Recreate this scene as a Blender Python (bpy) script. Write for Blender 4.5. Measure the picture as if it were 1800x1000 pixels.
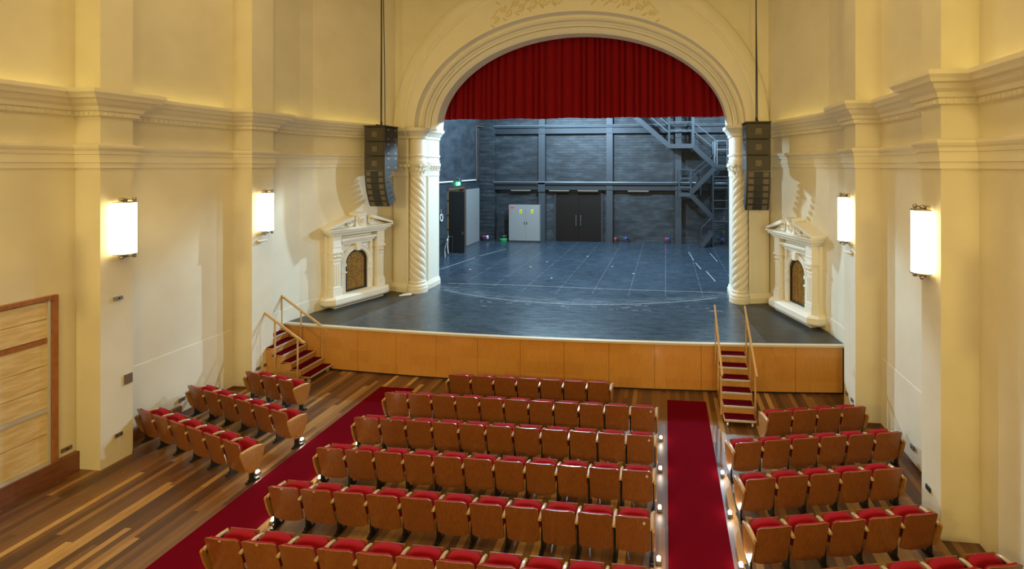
import bpy, bmesh, math, random
from mathutils import Matrix, Vector
random.seed(7)
S = bpy.context.scene
for o in list(bpy.data.objects): bpy.data.objects.remove(o)
COL = S.collection
A = -3.23            # axis of the hall
HS = 1.25            # stage height
# ---------------------------------------------------------------- camera
cd = bpy.data.cameras.new('camera'); cam = bpy.data.objects.new('camera', cd); COL.objects.link(cam)
cd.sensor_width = 36; cd.sensor_fit = 'HORIZONTAL'; cd.lens = 840/1800*36
cd.shift_x = -174/1800; cd.shift_y = -208/1800; cd.clip_end = 200
cam.location = (0, 0, 5.8); cam.rotation_euler = (math.pi/2, 0, math.atan(96/840))
S.camera = cam
# ---------------------------------------------------------------- view, world
S.view_settings.view_transform = 'Standard'; S.view_settings.look = 'None'
S.view_settings.gamma = 1; S.view_settings.use_curve_mapping = False
S.view_settings.exposure = 0.0
w = bpy.data.worlds.new('world'); S.world = w; w.use_nodes = True
w.node_tree.nodes['Background'].inputs[0].default_value = (1, .86, .62, 1)
w.node_tree.nodes['Background'].inputs[1].default_value = 0.02
# ---------------------------------------------------------------- lights
WARM = (1, .74, .34); COOL = (.50, .77, 1)
def light(name, typ, loc, power, col, size=.3, sy=None, rot=(0, 0, 0), **k):
    l = bpy.data.lights.new(name, typ); l.energy = power; l.color = col
    if typ == 'AREA':
        l.size = size
        if sy: l.shape = 'RECTANGLE'; l.size_y = sy
        else: l.shape = 'DISK'
    else: l.shadow_soft_size = size
    for a, b in k.items(): setattr(l, a, b)
    o = bpy.data.objects.new(name, l); COL.objects.link(o); o.location = loc; o.rotation_euler = rot
    return o
# warm downlights of the auditorium ceiling
for x in (-8.2, -3.2, 1.8):
    for y in (-2.5, 3.5, 9.5):
        light('house_downlight', 'AREA', (x, y, 13.0), 92, WARM, .9)
# work lights hung over the stage behind the curtain
light('stage_work_light', 'POINT', (-4.2, 21.3, 9.2), 4200, COOL, .16)
light('stage_work_light', 'POINT', (-6.8, 24.2, 9.2), 1500, COOL, .2)
light('stage_work_light', 'POINT', (2.6, 22.4, 9.2), 1700, COOL, .2)
for x, tx in ((-10.7, 3.6), (5.0, -10.4)):
    o = light('stage_side_light', 'SPOT', (x, 19.4, 8.25), 3000, (.62, .84, 1), .12, spot_size=math.radians(62), spot_blend=.4)
    o.rotation_euler = (Vector((tx, 15.2, 4.0))-Vector((x, 19.4, 8.25))).to_track_quat('-Z', 'Y').to_euler()
# warm lamps at the rear of the hall, under the balcony front
for x in (-8.5, 2.2):
    light('rear_hall_light', 'AREA', (x, -5.2, 7.5), 400, (1, .76, .22), 1.2, rot=(math.radians(78), 0, 0))
# cove tubes behind the cornice
COVE = (1, .80, .22)
def cove(p, q, power):
    p = Vector(p); q = Vector(q); L = (q-p).length; a = math.atan2(q.y-p.y, q.x-p.x)
    light('cove_light', 'AREA', ((p.x+q.x)/2, (p.y+q.y)/2, 7.17), power, COVE, L, .05, rot=(math.pi, 0, a))
for m in (0, 1):
    fx = (lambda u: A-u) if m == 0 else (lambda u: A+u)
    cove((fx(7.87), 1.9, 0), (fx(7.87), 4.4, 0), 2.2)
    cove((fx(7.87), 5.3, 0), (fx(7.87), 7.8, 0), 2.2)
    cove((fx(7.87), 8.7, 0), (fx(7.87), 11.1, 0), 2.2)
    cove((fx(7.60), 12.5, 0), (fx(7.58), 13.3, 0), 1)
    cove((fx(7.52), 13.7, 0), (fx(6.76), 16.0, 0), 2.2)
# ---------------------------------------------------------------- materials
def mat(name, col, rough=.5, metal=0, spec=.5, emit=None, es=0, coat=0):
    m = bpy.data.materials.new(name); m.use_nodes = True
    b = m.node_tree.nodes['Principled BSDF']
    b.inputs['Base Color'].default_value = (*col, 1); b.inputs['Roughness'].default_value = rough
    b.inputs['Metallic'].default_value = metal; b.inputs['Specular IOR Level'].default_value = spec
    b.inputs['Coat Weight'].default_value = coat; b.inputs['Coat Roughness'].default_value = .15
    if emit: b.inputs['Emission Color'].default_value = (*emit, 1); b.inputs['Emission Strength'].default_value = es
    m.diffuse_color = (*col, 1)
    return m
class N:
    def __init__(s, m): s.t = m.node_tree; s.b = s.t.nodes['Principled BSDF']
    def n(s, typ, **k):
        nd = s.t.nodes.new(typ)
        for a, b in k.items():
            if a.startswith('i_'): nd.inputs[a[2:].replace('_', ' ')].default_value = b
            else: setattr(nd, a, b)
        return nd
    def l(s, a, b): s.t.links.new(a, b)
    def coord(s, kind='Object', scale=(1, 1, 1), rot=(0, 0, 0)):
        c = s.n('ShaderNodeTexCoord'); mp = s.n('ShaderNodeMapping')
        mp.inputs['Scale'].default_value = scale; mp.inputs['Rotation'].default_value = rot
        s.l(c.outputs[kind], mp.inputs[0]); return mp.outputs[0]
    def math(s, op, a, b=None, c=None):
        nd = s.n('ShaderNodeMath', operation=op)
        for i, x in enumerate((a, b, c)):
            if x is None: continue
            if isinstance(x, (int, float)): nd.inputs[i].default_value = x
            else: s.l(x, nd.inputs[i])
        return nd.outputs[0]
    def ramp(s, f, stops):
        r = s.n('ShaderNodeValToRGB'); e = r.color_ramp.elements
        while len(e) < len(stops): e.new(.5)
        for el, (p, c) in zip(e, stops): el.position = p; el.color = (*c, 1)
        s.l(f, r.inputs[0]); return r.outputs[0]
    def noise(s, v, scale, detail=3, rough=.5):
        n = s.n('ShaderNodeTexNoise'); n.inputs['Scale'].default_value = scale
        n.inputs['Detail'].default_value = detail; n.inputs['Roughness'].default_value = rough
        if v is not None: s.l(v, n.inputs['Vector'])
        return n.outputs['Fac']
    def mix(s, f, a, b, mode='MIX'):
        n = s.n('ShaderNodeMix', data_type='RGBA', blend_type=mode)
        for i, x in ((0, f), (6, a), (7, b)):
            if isinstance(x, (int, float)): n.inputs[i].default_value = x
            elif isinstance(x, tuple): n.inputs[i].default_value = (*x, 1)
            else: s.l(x, n.inputs[i])
        return n.outputs[2]
    def bump(s, h, strength=.2, dist=.01):
        n = s.n('ShaderNodeBump'); n.inputs['Strength'].default_value = strength; n.inputs['Distance'].default_value = dist
        s.l(h, n.inputs['Height']); s.l(n.outputs[0], s.b.inputs['Normal'])
def wood(name, c1, c2, scale=(1, 1, 1), rough=.35, coat=.3, rand=True, grain=14):
    m = mat(name, c1, rough, coat=coat); k = N(m)
    v = k.coord('Object', scale)
    if rand:
        oi = k.n('ShaderNodeObjectInfo'); ad = k.n('ShaderNodeVectorMath', operation='ADD')
        cb = k.n('ShaderNodeCombineXYZ'); k.l(k.math('MULTIPLY', oi.outputs['Random'], 37.), cb.inputs[0]); k.l(k.math('MULTIPLY', oi.outputs['Random'], 11.), cb.inputs[2])
        k.l(v, ad.inputs[0]); k.l(cb.outputs[0], ad.inputs[1]); v = ad.outputs[0]
    f = k.noise(v, grain, 5, .62)
    c = k.ramp(f, [(.3, c2), (.68, c1)])
    if rand:
        c = k.mix(k.math('MULTIPLY', oi.outputs['Random'], .35), c, c2)
    k.l(c, k.b.inputs['Base Color']); return m
M = {}
M['plaster'] = m = mat('cream_plaster', (.74, .68, .54), .75, spec=.25); k = N(m)
f = k.noise(k.coord(), 1.3, 4); k.l(k.ramp(f, [(.3, (.70, .64, .50)), (.7, (.76, .70, .56))]), k.b.inputs['Base Color'])
k.bump(k.noise(k.coord(), 45, 2), .06, .004)
M['trim'] = m = mat('cream_moulding', (.76, .70, .57), .6, spec=.3)
M['stucco'] = mat('white_stucco', (.80, .76, .66), .6, spec=.3)
M['relief'] = mat('cream_relief', (.72, .62, .40), .6, spec=.3)
M['seatwood'] = wood('seat_plywood', (.33, .112, .030), (.20, .060, .016), (9, 9, 1.0), .33, .35, grain=5)
M['endwood'] = wood('end_panel_plywood', (.48, .24, .075), (.34, .15, .042), (6, 6, 1.5), .35, .3, grain=6)
M['armwood'] = wood('armrest_beech', (.60, .42, .20), (.46, .29, .12), (8, 1.5, 8), .35, .3, grain=6)
M['front'] = m = mat('stage_front_plywood', (.55, .27, .07), .38, coat=.25); k = N(m)
v = k.coord('Object', (1, 1, 1)); f = k.noise(k.coord('Object', (14, 14, 1.2)), 4, 5, .6)
br = k.n('ShaderNodeTexBrick'); br.offset = .5; br.inputs['Scale'].default_value = 1; br.inputs['Mortar Size'].default_value = .0
br.inputs['Brick Width'].default_value = .61; br.inputs['Row Height'].default_value = .315; br.inputs['Bias'].default_value = 0
br.inputs['Color1'].default_value = (0, 0, 0, 1); br.inputs['Color2'].default_value = (1, 1, 1, 1)
k.l(k.coord('Object', (1, 1, 1), (math.pi/2, 0, 0)), br.inputs['Vector'])
c = k.mix(br.outputs['Color'], (.54, .23, .04), (.62, .29, .065)); c = k.mix(.35, c, k.ramp(f, [(.3, (.42, .18, .04)), (.7, (.66, .36, .11))]))
k.l(c, k.b.inputs['Base Color'])
M['stair'] = wood('stair_plywood', (.58, .31, .10), (.46, .22, .06), (3, 3, 3), .4, .2, False, 5)
M['rail'] = wood('handrail_beech', (.62, .40, .18), (.50, .30, .12), (4, 4, 4), .35, .3, False, 6)
M['velvet'] = m = mat('red_velour', (.29, .003, .011), .85, spec=.2); k = N(m)
k.b.inputs['Sheen Weight'].default_value = .15; k.b.inputs['Sheen Tint'].default_value = (1, .15, .2, 1)
k.bump(k.noise(k.coord(), 120, 2), .3, .003)
M['carpet'] = m = mat('crimson_carpet', (.20, .008, .022), 1, spec=.02); k = N(m)
k.l(k.mix(k.noise(k.coord(), 180, 2, .8), (.07, .001, .005), (.18, .003, .012)), k.b.inputs['Base Color'])
k.bump(k.noise(k.coord(), 250, 2), .5, .004)
M['stair_carpet'] = mat('dark_red_stair_carpet', (.085, .002, .008), 1, spec=.03)
M['curtain'] = m = mat('red_stage_curtain', (.18, .001, .004), .9, spec=.15)
N(m).b.inputs['Sheen Weight'].default_value = .2; N(m).b.inputs['Sheen Tint'].default_value = (1, .1, .1, 1)
M['iron'] = mat('black_iron', (.012, .012, .013), .45)
M['nickel'] = mat('brushed_nickel', (.45, .40, .34), .35, 1)
M['chrome'] = mat('chrome', (.75, .75, .75), .15, 1)
M['shade'] = m = mat('lit_opal_glass', (.95, .93, .88), .3, emit=(1, .84, .46), es=13)
M['bulb'] = mat('lit_lens', (1, 1, 1), .3, emit=(1, .93, .82), es=14)
M['speaker'] = mat('black_speaker_paint', (.035, .030, .024), .55)
M['grille_cloth'] = m = mat('speaker_mesh', (.05, .042, .03), .6)
M['cone'] = mat('speaker_cone', (.13, .105, .07), .55)
M['rubber'] = mat('dark_plastic', (.02, .02, .02), .6)
M['plate'] = mat('brown_metal_plate', (.16, .11, .08), .5)
M['steelgrey'] = mat('grey_metal_box', (.32, .31, .28), .4, .6)
M['white'] = mat('white_paint', (.75, .76, .74), .5)
M['cabinet'] = mat('pale_grey_cabinet', (.25, .25, .24), .45)
M['yellow'] = mat('yellow_sticker', (.75, .62, .02), .6)
M['redsign'] = mat('red_sticker', (.7, .05, .04), .6)
M['blue'] = mat('blue_plastic', (.03, .08, .6), .5)
M['redpl'] = mat('red_plastic', (.6, .02, .03), .5)
M['greenp'] = mat('green_plastic', (.02, .25, .06), .6)
M['exit'] = mat('lit_green_sign', (.02, .4, .08), .4, emit=(.05, 1, .18), es=4)
M['exitw'] = mat('lit_white_mark', (.9, 1, .9), .4, emit=(.7, 1, .75), es=5)
M['brown_door'] = mat('dark_brown_door', (.010, .006, .004), .6, spec=.25)
M['black_door'] = mat('black_door', (.012, .012, .013), .5)
M['grey_steel'] = mat('grey_painted_steel', (.045, .053, .062), .5, .2)
M['dark_steel'] = mat('dark_painted_steel', (.028, .033, .040), .5, .2)
M['pipe'] = mat('pale_steel_pipe', (.22, .24, .26), .35, .4)
M['tan'] = mat('unlit_tube_batten', (.28, .22, .16), .5)
M['copper'] = mat('orange_cable_pipe', (.14, .07, .045), .5)
M['hinge'] = mat('painted_gap_glow', (.55, .35, .16), .4, .3)  # orange tone stands for corridor light showing at the door gap
M['nichegold'] = m = mat('gilt_lattice', (.50, .30, .06), .45, .3); k = N(m)
br = k.n('ShaderNodeTexBrick'); br.offset = .5; br.inputs['Scale'].default_value = 1; br.inputs['Brick Width'].default_value = .09; br.inputs['Row Height'].default_value = .06
br.inputs['Mortar Size'].default_value = .01; br.inputs['Color1'].default_value = (.55, .34, .05, 1); br.inputs['Color2'].default_value = (.40, .20, .04, 1); br.inputs['Mortar'].default_value = (.16, .08, .02, 1)
k.l(k.coord('Object', (1, 1, 1), (math.pi/2, 0, 0)), br.inputs['Vector']); k.l(br.outputs['Color'], k.b.inputs['Base Color'])
M['gypsum'] = mat('ceiling_paint', (.70, .64, .50), .8)
# floorboards running towards the stage, each board with its own tone
M['floor'] = m = mat('hardwood_floorboards', (.2, .1, .04), .28, coat=.15); k = N(m)
sp = k.n('ShaderNodeSeparateXYZ'); tc = k.n('ShaderNodeTexCoord'); k.l(tc.outputs['Object'], sp.inputs[0])
xi = k.math('FLOOR', k.math('DIVIDE', sp.outputs[0], .118))
wn = k.n('ShaderNodeTexWhiteNoise', noise_dimensions='1D'); k.l(xi, wn.inputs['W'])
yi = k.math('FLOOR', k.math('DIVIDE', k.math('ADD', sp.outputs[1], k.math('MULTIPLY', wn.outputs['Value'], 9.)), 2.3))
cb = k.n('ShaderNodeCombineXYZ'); k.l(xi, cb.inputs[0]); k.l(yi, cb.inputs[1])
w2 = k.n('ShaderNodeTexWhiteNoise', noise_dimensions='2D'); k.l(cb.outputs[0], w2.inputs['Vector'])
c = k.ramp(w2.outputs['Value'], [(0, (.070, .030, .014)), (.35, (.125, .052, .020)), (.7, (.19, .085, .030)), (.86, (.30, .150, .050)), (.97, (.46, .26, .085))])
g = k.noise(k.coord('Object', (22, 1.6, 1)), 3, 5, .65)
c = k.mix(.45, c, k.ramp(g, [(.3, (.25, .25, .25)), (.7, (.8, .8, .8))]), 'OVERLAY')
fx = k.math('FRACT', k.math('DIVIDE', sp.outputs[0], .118)); edge = k.math('LESS_THAN', fx, .035)
c = k.mix(edge, c, (.02, .01, .006)); k.l(c, k.b.inputs['Base Color'])
k.l(k.math('MULTIPLY_ADD', g, .22, .30), k.b.inputs['Roughness']); k.b.inputs['Coat Roughness'].default_value = .3
# stage deck: black dance lino in sheets, scuffed; bluish light haze mixed into its colour
M['deck'] = m = mat('black_stage_lino', (.03, .034, .038), .34, spec=.55); k = N(m)
v = k.coord(); f = k.noise(v, .55, 7, .68); f2 = k.noise(k.coord('Object', (1, 5, 1)), 1.6, 8, .78); f3 = k.noise(k.coord('Object', (.5, 7, 1)), 6, 4, .7)
c = k.ramp(f, [(.34, (.014, .024, .036)), (.66, (.050, .078, .108))]); c = k.mix(.5, c, k.ramp(f2, [(.40, (.012, .020, .030)), (.72, (.105, .145, .19))]))
c = k.mix(.25, c, k.ramp(f3, [(.4, (.01, .016, .024)), (.75, (.13, .17, .21))]))
sp = k.n('ShaderNodeSeparateXYZ'); k.l(v, sp.inputs[0])
br = k.n('ShaderNodeTexBrick'); br.offset = 0; br.inputs['Scale'].default_value = 1; br.inputs['Brick Width'].default_value = 1.3; br.inputs['Row Height'].default_value = 40.
br.inputs['Mortar Size'].default_value = .008; br.inputs['Mortar Smooth'].default_value = 0; k.l(v, br.inputs['Vector'])
sheet = k.math('GREATER_THAN', sp.outputs[1], 16.8)
c = k.mix(k.math('MULTIPLY', k.math('MULTIPLY', br.outputs['Fac'], sheet), k.math('GREATER_THAN', f2, .47)), c, (.20, .25, .30))
# pale worn patch along the arc of the house curtain
dx = k.math('ADD', sp.outputs[0], 3.2); arcy = k.math('MULTIPLY_ADD', k.math('MULTIPLY', dx, dx), .052, 15.5)
wear = k.math('SUBTRACT', 1., k.math('MULTIPLY', k.math('ABSOLUTE', k.math('SUBTRACT', sp.outputs[1], k.math('ADD', arcy, .25))), 1.9)); wear = k.math('MAXIMUM', wear, 0.)
wear = k.math('MULTIPLY', k.math('MULTIPLY', wear, k.ramp(f2, [(.42, (0, 0, 0)), (.62, (1, 1, 1))])), .75)
c = k.mix(wear, c, (.17, .21, .24)); k.l(c, k.b.inputs['Base Color'])
k.l(k.math('MULTIPLY_ADD', f2, .30, .12), k.b.inputs['Roughness'])
M['apron'] = m = mat('dark_apron_lino', (.030, .031, .030), .38); k = N(m)
k.l(k.ramp(k.noise(k.coord(), 3, 5), [(.3, (.022, .023, .023)), (.7, (.045, .046, .044))]), k.b.inputs['Base Color'])
M['lip'] = mat('pale_stage_edge', (.60, .52, .38), .45)
M['scuff'] = mat('pale_floor_mark', (.45, .47, .48), .6)
# stage house walls: black painted brick
M['blackbrick'] = m = mat('black_painted_brick', (.04, .045, .05), .55); k = N(m)
def brick(k, rot):
    br = k.n('ShaderNodeTexBrick'); br.inputs['Scale'].default_value = 1; br.inputs['Brick Width'].default_value = .9; br.inputs['Row Height'].default_value = .16
    br.inputs['Mortar Size'].default_value = .012; br.inputs['Mortar Smooth'].default_value = .6
    k.l(k.coord('Object', (1, 1, 1), rot), br.inputs['Vector']); return br
br = brick(k, (math.pi/2, 0, 0)); f = k.noise(k.coord('Object', (1, 1, 3)), 1.1, 7, .65)
c = k.ramp(f, [(.32, (.008, .010, .012)), (.5, (.022, .027, .032)), (.75, (.065, .075, .084))])
c = k.mix(k.math('MULTIPLY', br.outputs['Fac'], .5), c, (.02, .024, .028)); k.l(c, k.b.inputs['Base Color'])
k.bump(k.math('ADD', k.math('MULTIPLY', br.outputs['Fac'], -1.), f), .5, .02)
M['blackbrick_side'] = m = mat('black_painted_render', (.04, .045, .05), .55); k = N(m)
c = k.ramp(k.noise(k.coord('Object', (1, 1, 2)), 1.2, 6, .6), [(.32, (.016, .020, .025)), (.72, (.050, .060, .070))]); k.l(c, k.b.inputs['Base Color'])
M['doorply'] = m = mat('pale_figured_plywood', (.62, .44, .22), .35, coat=.4); k = N(m)
f = k.noise(k.coord('Object', (1, 1.2, 7)), 2.2, 5, .6); k.l(k.ramp(f, [(.35, (.80, .64, .38)), (.6, (.66, .48, .23))]), k.b.inputs['Base Color'])
M['doorframe'] = wood('red_brown_door_frame', (.40, .16, .05), (.28, .095, .03), (3, 3, 1), .4, .2, False, 6)
M['alu'] = mat('silver_aluminium', (.70, .69, .64), .3, .35)
M['plinth'] = wood('dark_red_timber_kerb', (.22, .075, .032), (.13, .042, .018), (6, 1, 6), .4, .2, False, 5)
M['skirt'] = wood('brown_skirting', (.22, .10, .04), (.15, .06, .025), (2, 2, 6), .4, .2, False, 5)
# ---------------------------------------------------------------- mesh helpers
class MB:
    def __init__(s): s.v = []; s.f = []
    def add(s, vs, fs, mx=None):
        b = len(s.v); s.v += [tuple(mx @ Vector(p)) if mx else tuple(p) for p in vs]
        s.f += [tuple(b+i for i in f) for f in fs]; return s
    def box(s, x0, x1, y0, y1, z0, z1, mx=None):
        v = [(x, y, z) for z in (z0, z1) for y in (y0, y1) for x in (x0, x1)]
        return s.add(v, [(0, 2, 3, 1), (4, 5, 7, 6), (0, 1, 5, 4), (2, 6, 7, 3), (0, 4, 6, 2), (1, 3, 7, 5)], mx)
    def bar(s, p, q, wd, h=None):                                        # rectangular bar from p to q
        p = Vector(p); q = Vector(q); d = q-p; L = d.length; h = h or wd
        up = Vector((0, 0, 1)) if abs(d.z) < .999*L else Vector((0, 1, 0))
        z = d.normalized(); x = up.cross(z).normalized(); y = z.cross(x)
        mx = Matrix((x, y, z)).transposed().to_4x4(); mx.translation = p
        return s.box(-wd/2, wd/2, -h/2, h/2, 0, L, mx)
    def tube(s, pts, r, n=8, caps=True, rs=None):
        pts = [Vector(p) for p in pts]; rings = []
        ref = Vector((0, 0, 1))
        for i, p in enumerate(pts):
            t = (pts[min(i+1, len(pts)-1)]-pts[max(i-1, 0)]).normalized()
            a = t.cross(ref if abs(t.z) < .95 else Vector((0, 1, 0))).normalized(); b = t.cross(a)
            rr = rs[i] if rs else r
            rings.append([p+a*math.cos(2*math.pi*j/n)*rr+b*math.sin(2*math.pi*j/n)*rr for j in range(n)])
        return s.rings(rings, caps)
    def rings(s, rings, caps=True, closed=True):
        n = len(rings[0]); v = [p for r in rings for p in r]; f = []
        for i in range(len(rings)-1):
            for j in range(n if closed else n-1):
                a = i*n+j; b = i*n+(j+1) % n; f.append((a, b, b+n, a+n))
        if caps: f += [tuple(range(n-1, -1, -1)), tuple((len(rings)-1)*n+j for j in range(n))]
        return s.add(v, f)
    def lathe(s, prof, c=(0, 0, 0), n=24, a0=0, a1=2*math.pi):           # prof: (r, z)
        full = abs(a1-a0-2*math.pi) < 1e-6; m = n if full else n+1
        rings = [[(c[0]+r*math.cos(a0+(a1-a0)*j/n), c[1]+r*math.sin(a0+(a1-a0)*j/n), c[2]+z) for j in range(m)] for r, z in prof]
        return s.rings(rings, True, True)
    def prism(s, poly, h0, h1, axis='z', mx=None):
        def P(a, b, h): return {'z': (a, b, h), 'y': (a, h, b), 'x': (h, a, b)}[axis]
        n = len(poly); v = [P(a, b, h0) for a, b in poly]+[P(a, b, h1) for a, b in poly]
        return s.add(v, [tuple(range(n)), tuple(range(2*n-1, n-1, -1))]+[(i, i+n, (i+1) % n+n, (i+1) % n) for i in range(n)], mx)
    def sphere(s, c, r, n=12, sz=1):
        return s.lathe([(max(r*math.sin(math.pi*i/n), 1e-4), -r*sz*math.cos(math.pi*i/n)) for i in range(n+1)], c, n)
    def sweep(s, path, prof, side=1, ends=None):
        # path: plan points; prof: closed list (offset to the right of travel, z); mitred corners
        P = [Vector(p) for p in path]; rings = []
        for i, p in enumerate(P):
            ns = []
            if i > 0: d = (P[i]-P[i-1]).normalized(); ns.append(Vector((d.y, -d.x)))
            if i < len(P)-1: d = (P[i+1]-P[i]).normalized(); ns.append(Vector((d.y, -d.x)))
            n = sum(ns, Vector((0, 0))).normalized(); k = 1/max(n.dot(ns[0]), .25)
            rings.append([(p.x+n.x*o*k*side, p.y+n.y*o*k*side, z) for o, z in prof])
        return s.rings(rings, True, True)
    def mirror(s):                                                       # about the axis of the hall
        s.v = [(2*A-x, y, z) for x, y, z in s.v]; return s
    def mesh(s, name, m, smooth=False):
        me = bpy.data.meshes.new(name); me.from_pydata(s.v, [], s.f)
        bm = bmesh.new(); bm.from_mesh(me); bmesh.ops.recalc_face_normals(bm, faces=bm.faces); bm.to_mesh(me); bm.free()
        me.materials.append(m if not isinstance(m, str) else M[m])
        if smooth:
            me.polygons.foreach_set('use_smooth', [True]*len(me.polygons))
            me.set_sharp_from_angle(angle=math.radians(smooth if smooth > 1 else 40))
        return me
    def build(s, name, m, parent=None, smooth=False, bevel=0, label=None):
        o = bpy.data.objects.new(name, s.mesh(name, m, smooth)); COL.objects.link(o)
        if parent: o.parent = parent
        if bevel:
            b = o.modifiers.new('bevel', 'BEVEL'); b.width = bevel; b.segments = 2; b.limit_method = 'ANGLE'
        if label: o['label'] = label
        return o
def place(name, me, parent, loc=(0, 0, 0), rot=(0, 0, 0)):
    o = bpy.data.objects.new(name, me); COL.objects.link(o); o.parent = parent; o.location = loc; o.rotation_euler = rot; return o
def tag(o, label, cat, group=None, kind=None):
    o['label'] = label; o['category'] = cat
    if group: o['group'] = group
    if kind: o['kind'] = kind
    return o
def thing(name, label, cat, loc=(0, 0, 0), rz=0, group=None, kind=None):
    o = bpy.data.objects.new(name, None); COL.objects.link(o); o.location = loc; o.rotation_euler = (0, 0, rz)
    return tag(o, label, cat, group, kind)
def copy_thing(root, loc=None, rz=None):
    def cp(o, par):
        c = o.copy(); COL.objects.link(c); c.parent = par
        for ch in o.children: cp(ch, c)
        return c
    c = cp(root, None)
    if loc is not None: c.location = loc
    if rz is not None: c.rotation_euler = (0, 0, rz)
    return c
def struct(o, label=None, cat='structure'):
    o['kind'] = 'structure'
    if label: o['label'] = label
    o['category'] = cat; return o
def edge_y(x): return 12.33+.0063*(x-A)**2                                # curved stage front
# ---------------------------------------------------------------- the hall shell
def U(u): return A-u
ZT = 13.2
PATH = [(8.02, -6)]
for y0, y1 in ((1.2, 1.75), (4.55, 5.1), (7.94, 8.5), (11.3, 11.98)):
    last = y1 > 11.5
    PATH += [(8.02, y0), (7.47, y0), (7.47, y1), (7.78 if last else 8.02, y1)]
PATH += [(7.78, 13.3), (7.70, 13.75), (6.68, 16.62)]
LP = [(U(u), y) for u, y in PATH]
def both(fn, name_l, name_r, m, ll, lr, cat, **k):
    out = []
    for side, nm, lb in ((0, name_l, ll), (1, name_r, lr)):
        b = MB(); fn(b)
        if side: b.mirror()
        out.append(struct(b.build(nm, m, **k), lb, cat))
    return out
both(lambda b: b.sweep(LP, [(0, 0), (0, ZT), (-.4, ZT), (-.4, 0)]), 'wall_left', 'wall_right', 'plaster',
     'cream plastered side wall with pilasters left of the stage', 'cream plastered side wall with pilasters right of the stage', 'wall')
FL = MB(); FL.box(U(8.6), A+8.6, -6.4, 16.6, -.1, 0); struct(FL.build('floor', 'floor'), 'dark striped hardwood floorboards of the stalls', 'floor')
c_ = MB(); c_.box(U(8.6), A+8.6, -6.4, 18, ZT, ZT+.2); struct(c_.build('ceiling', 'gypsum'), 'cream ceiling of the auditorium', 'ceiling')
b_ = MB(); b_.box(U(8.6), A+8.6, -6.8, -6.4, 0, ZT); struct(b_.build('wall_rear', 'plaster'), 'cream rear wall of the auditorium', 'wall')
# cornice with dentils, frieze and architrave
CP = [(0, 6.74), (.07, 6.76), (.07, 6.84), (.11, 6.86), (.13, 6.93), (.20, 6.98), (.24, 7.05), (.30, 7.07), (.32, 7.12), (.36, 7.17), (.36, 7.24), (.31, 7.24), (.31, 7.13), (-.02, 7.13)]
AP = [(-.02, 5.76), (.025, 5.76), (.025, 5.86), (.045, 5.87), (.045, 6.02), (.065, 6.03), (.07, 6.09), (.10, 6.12), (.12, 6.16), (.12, 6.20), (-.02, 6.23)]
SPL = [(U(7.78), 11.98), (U(7.78), 13.3), (U(7.70), 13.75), (U(6.68), 16.62)]
def cornice(b):
    b.sweep(LP, CP); b.sweep(LP, AP)
    P = [Vector(p) for p in LP]
    for i in range(8, len(P)-1):                                         # dentils, where the photo shows them
        d = P[i+1]-P[i]; L = d.length; d.normalize(); n = Vector((d.y, -d.x)); k = max(1, int(L/.105)); a = math.atan2(d.y, d.x)
        for j in range(k):
            q = P[i]+d*((j+.5)*L/k)+n*.07
            mx = Matrix.Translation((q.x, q.y, 6.80)) @ Matrix.Rotation(a, 4, 'Z')
            b.box(-.024, .024, -.02, .02, -.03, .025, mx)
both(cornice, 'trim_1', 'trim_2', 'trim', 'long cream cornice with dentils along the left wall', 'long cream cornice with dentils along the right wall', 'cornice')
DP = [(-.02, 0), (.010, 0), (.010, 1.50), (.008, 1.53), (-.02, 1.58)]
both(lambda b: (b.sweep([(U(8.02), 8.5), (U(8.02), 11.3)], DP)), 'trim_3', 'trim_4', 'plaster',
     'low cream dado between the pilasters of the left wall', 'low cream dado between the pilasters of the right wall', 'dado')
DS = [(-.02, 1.2), (.012, 1.2), (.012, 1.62), (.008, 1.64), (-.02, 1.67)]
both(lambda b: b.sweep(SPL[0:], DS), 'trim_5', 'trim_6', 'plaster', 'low cream dado behind the left end of the stage', 'low cream dado behind the right end of the stage', 'dado')
def skirting(b): b.sweep(LP[11:18], [(-.01, 0), (.018, 0), (.018, .05), (-.01, .055)])
both(skirting, 'baseboard_left', 'baseboard_right', 'skirt', 'thin brown timber skirting strip at the foot of the left wall', 'thin brown timber skirting strip at the foot of the right wall', 'skirting')
# ---------------------------------------------------------------- proscenium
ZA = 7.17; NA = 72
def ell(a, b, y, n=NA, zc=ZA): return [(A-a*math.cos(math.pi*i/n), y, zc+b*math.sin(math.pi*i/n)) for i in range(n+1)]
RG = [(6.68, 5.80, 16.62), (6.68, 5.80, 16.50), (6.64, 5.74, 16.46), (6.36, 5.36, 16.46), (6.34, 5.33, 16.49), (6.31, 5.29, 16.49), (6.29, 5.26, 16.47), (6.22, 5.15, 16.48),
      (6.20, 5.12, 16.52), (5.96, 4.12, 16.60), (5.94, 4.10, 16.60), (5.90, 4.05, 16.86), (5.84, 3.99, 16.88), (5.80, 3.95, 16.86), (5.74, 3.88, 16.92), (5.735, 3.875, 17.0), (5.71, 3.85, 17.0), (5.705, 3.845, 16.94), (5.68, 3.82, 16.96),
      (5.64, 3.78, 17.02), (5.62, 3.75, 17.07), (5.58, 3.71, 17.08), (5.575, 3.705, 17.15), (5.55, 3.68, 17.15), (5.545, 3.675, 17.09), (5.50, 3.62, 17.16), (5.45, 3.56, 17.18), (5.43, 3.53, 17.24), (5.40, 3.50, 17.26), (5.40, 3.50, 17.8)]
arch = MB()
arch.rings([ell(*r) for r in RG], False, False)
ar = struct(arch.build('trim_7', 'trim', smooth=50), 'broad moulded cream arch framing the stage opening', 'arch')
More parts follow.
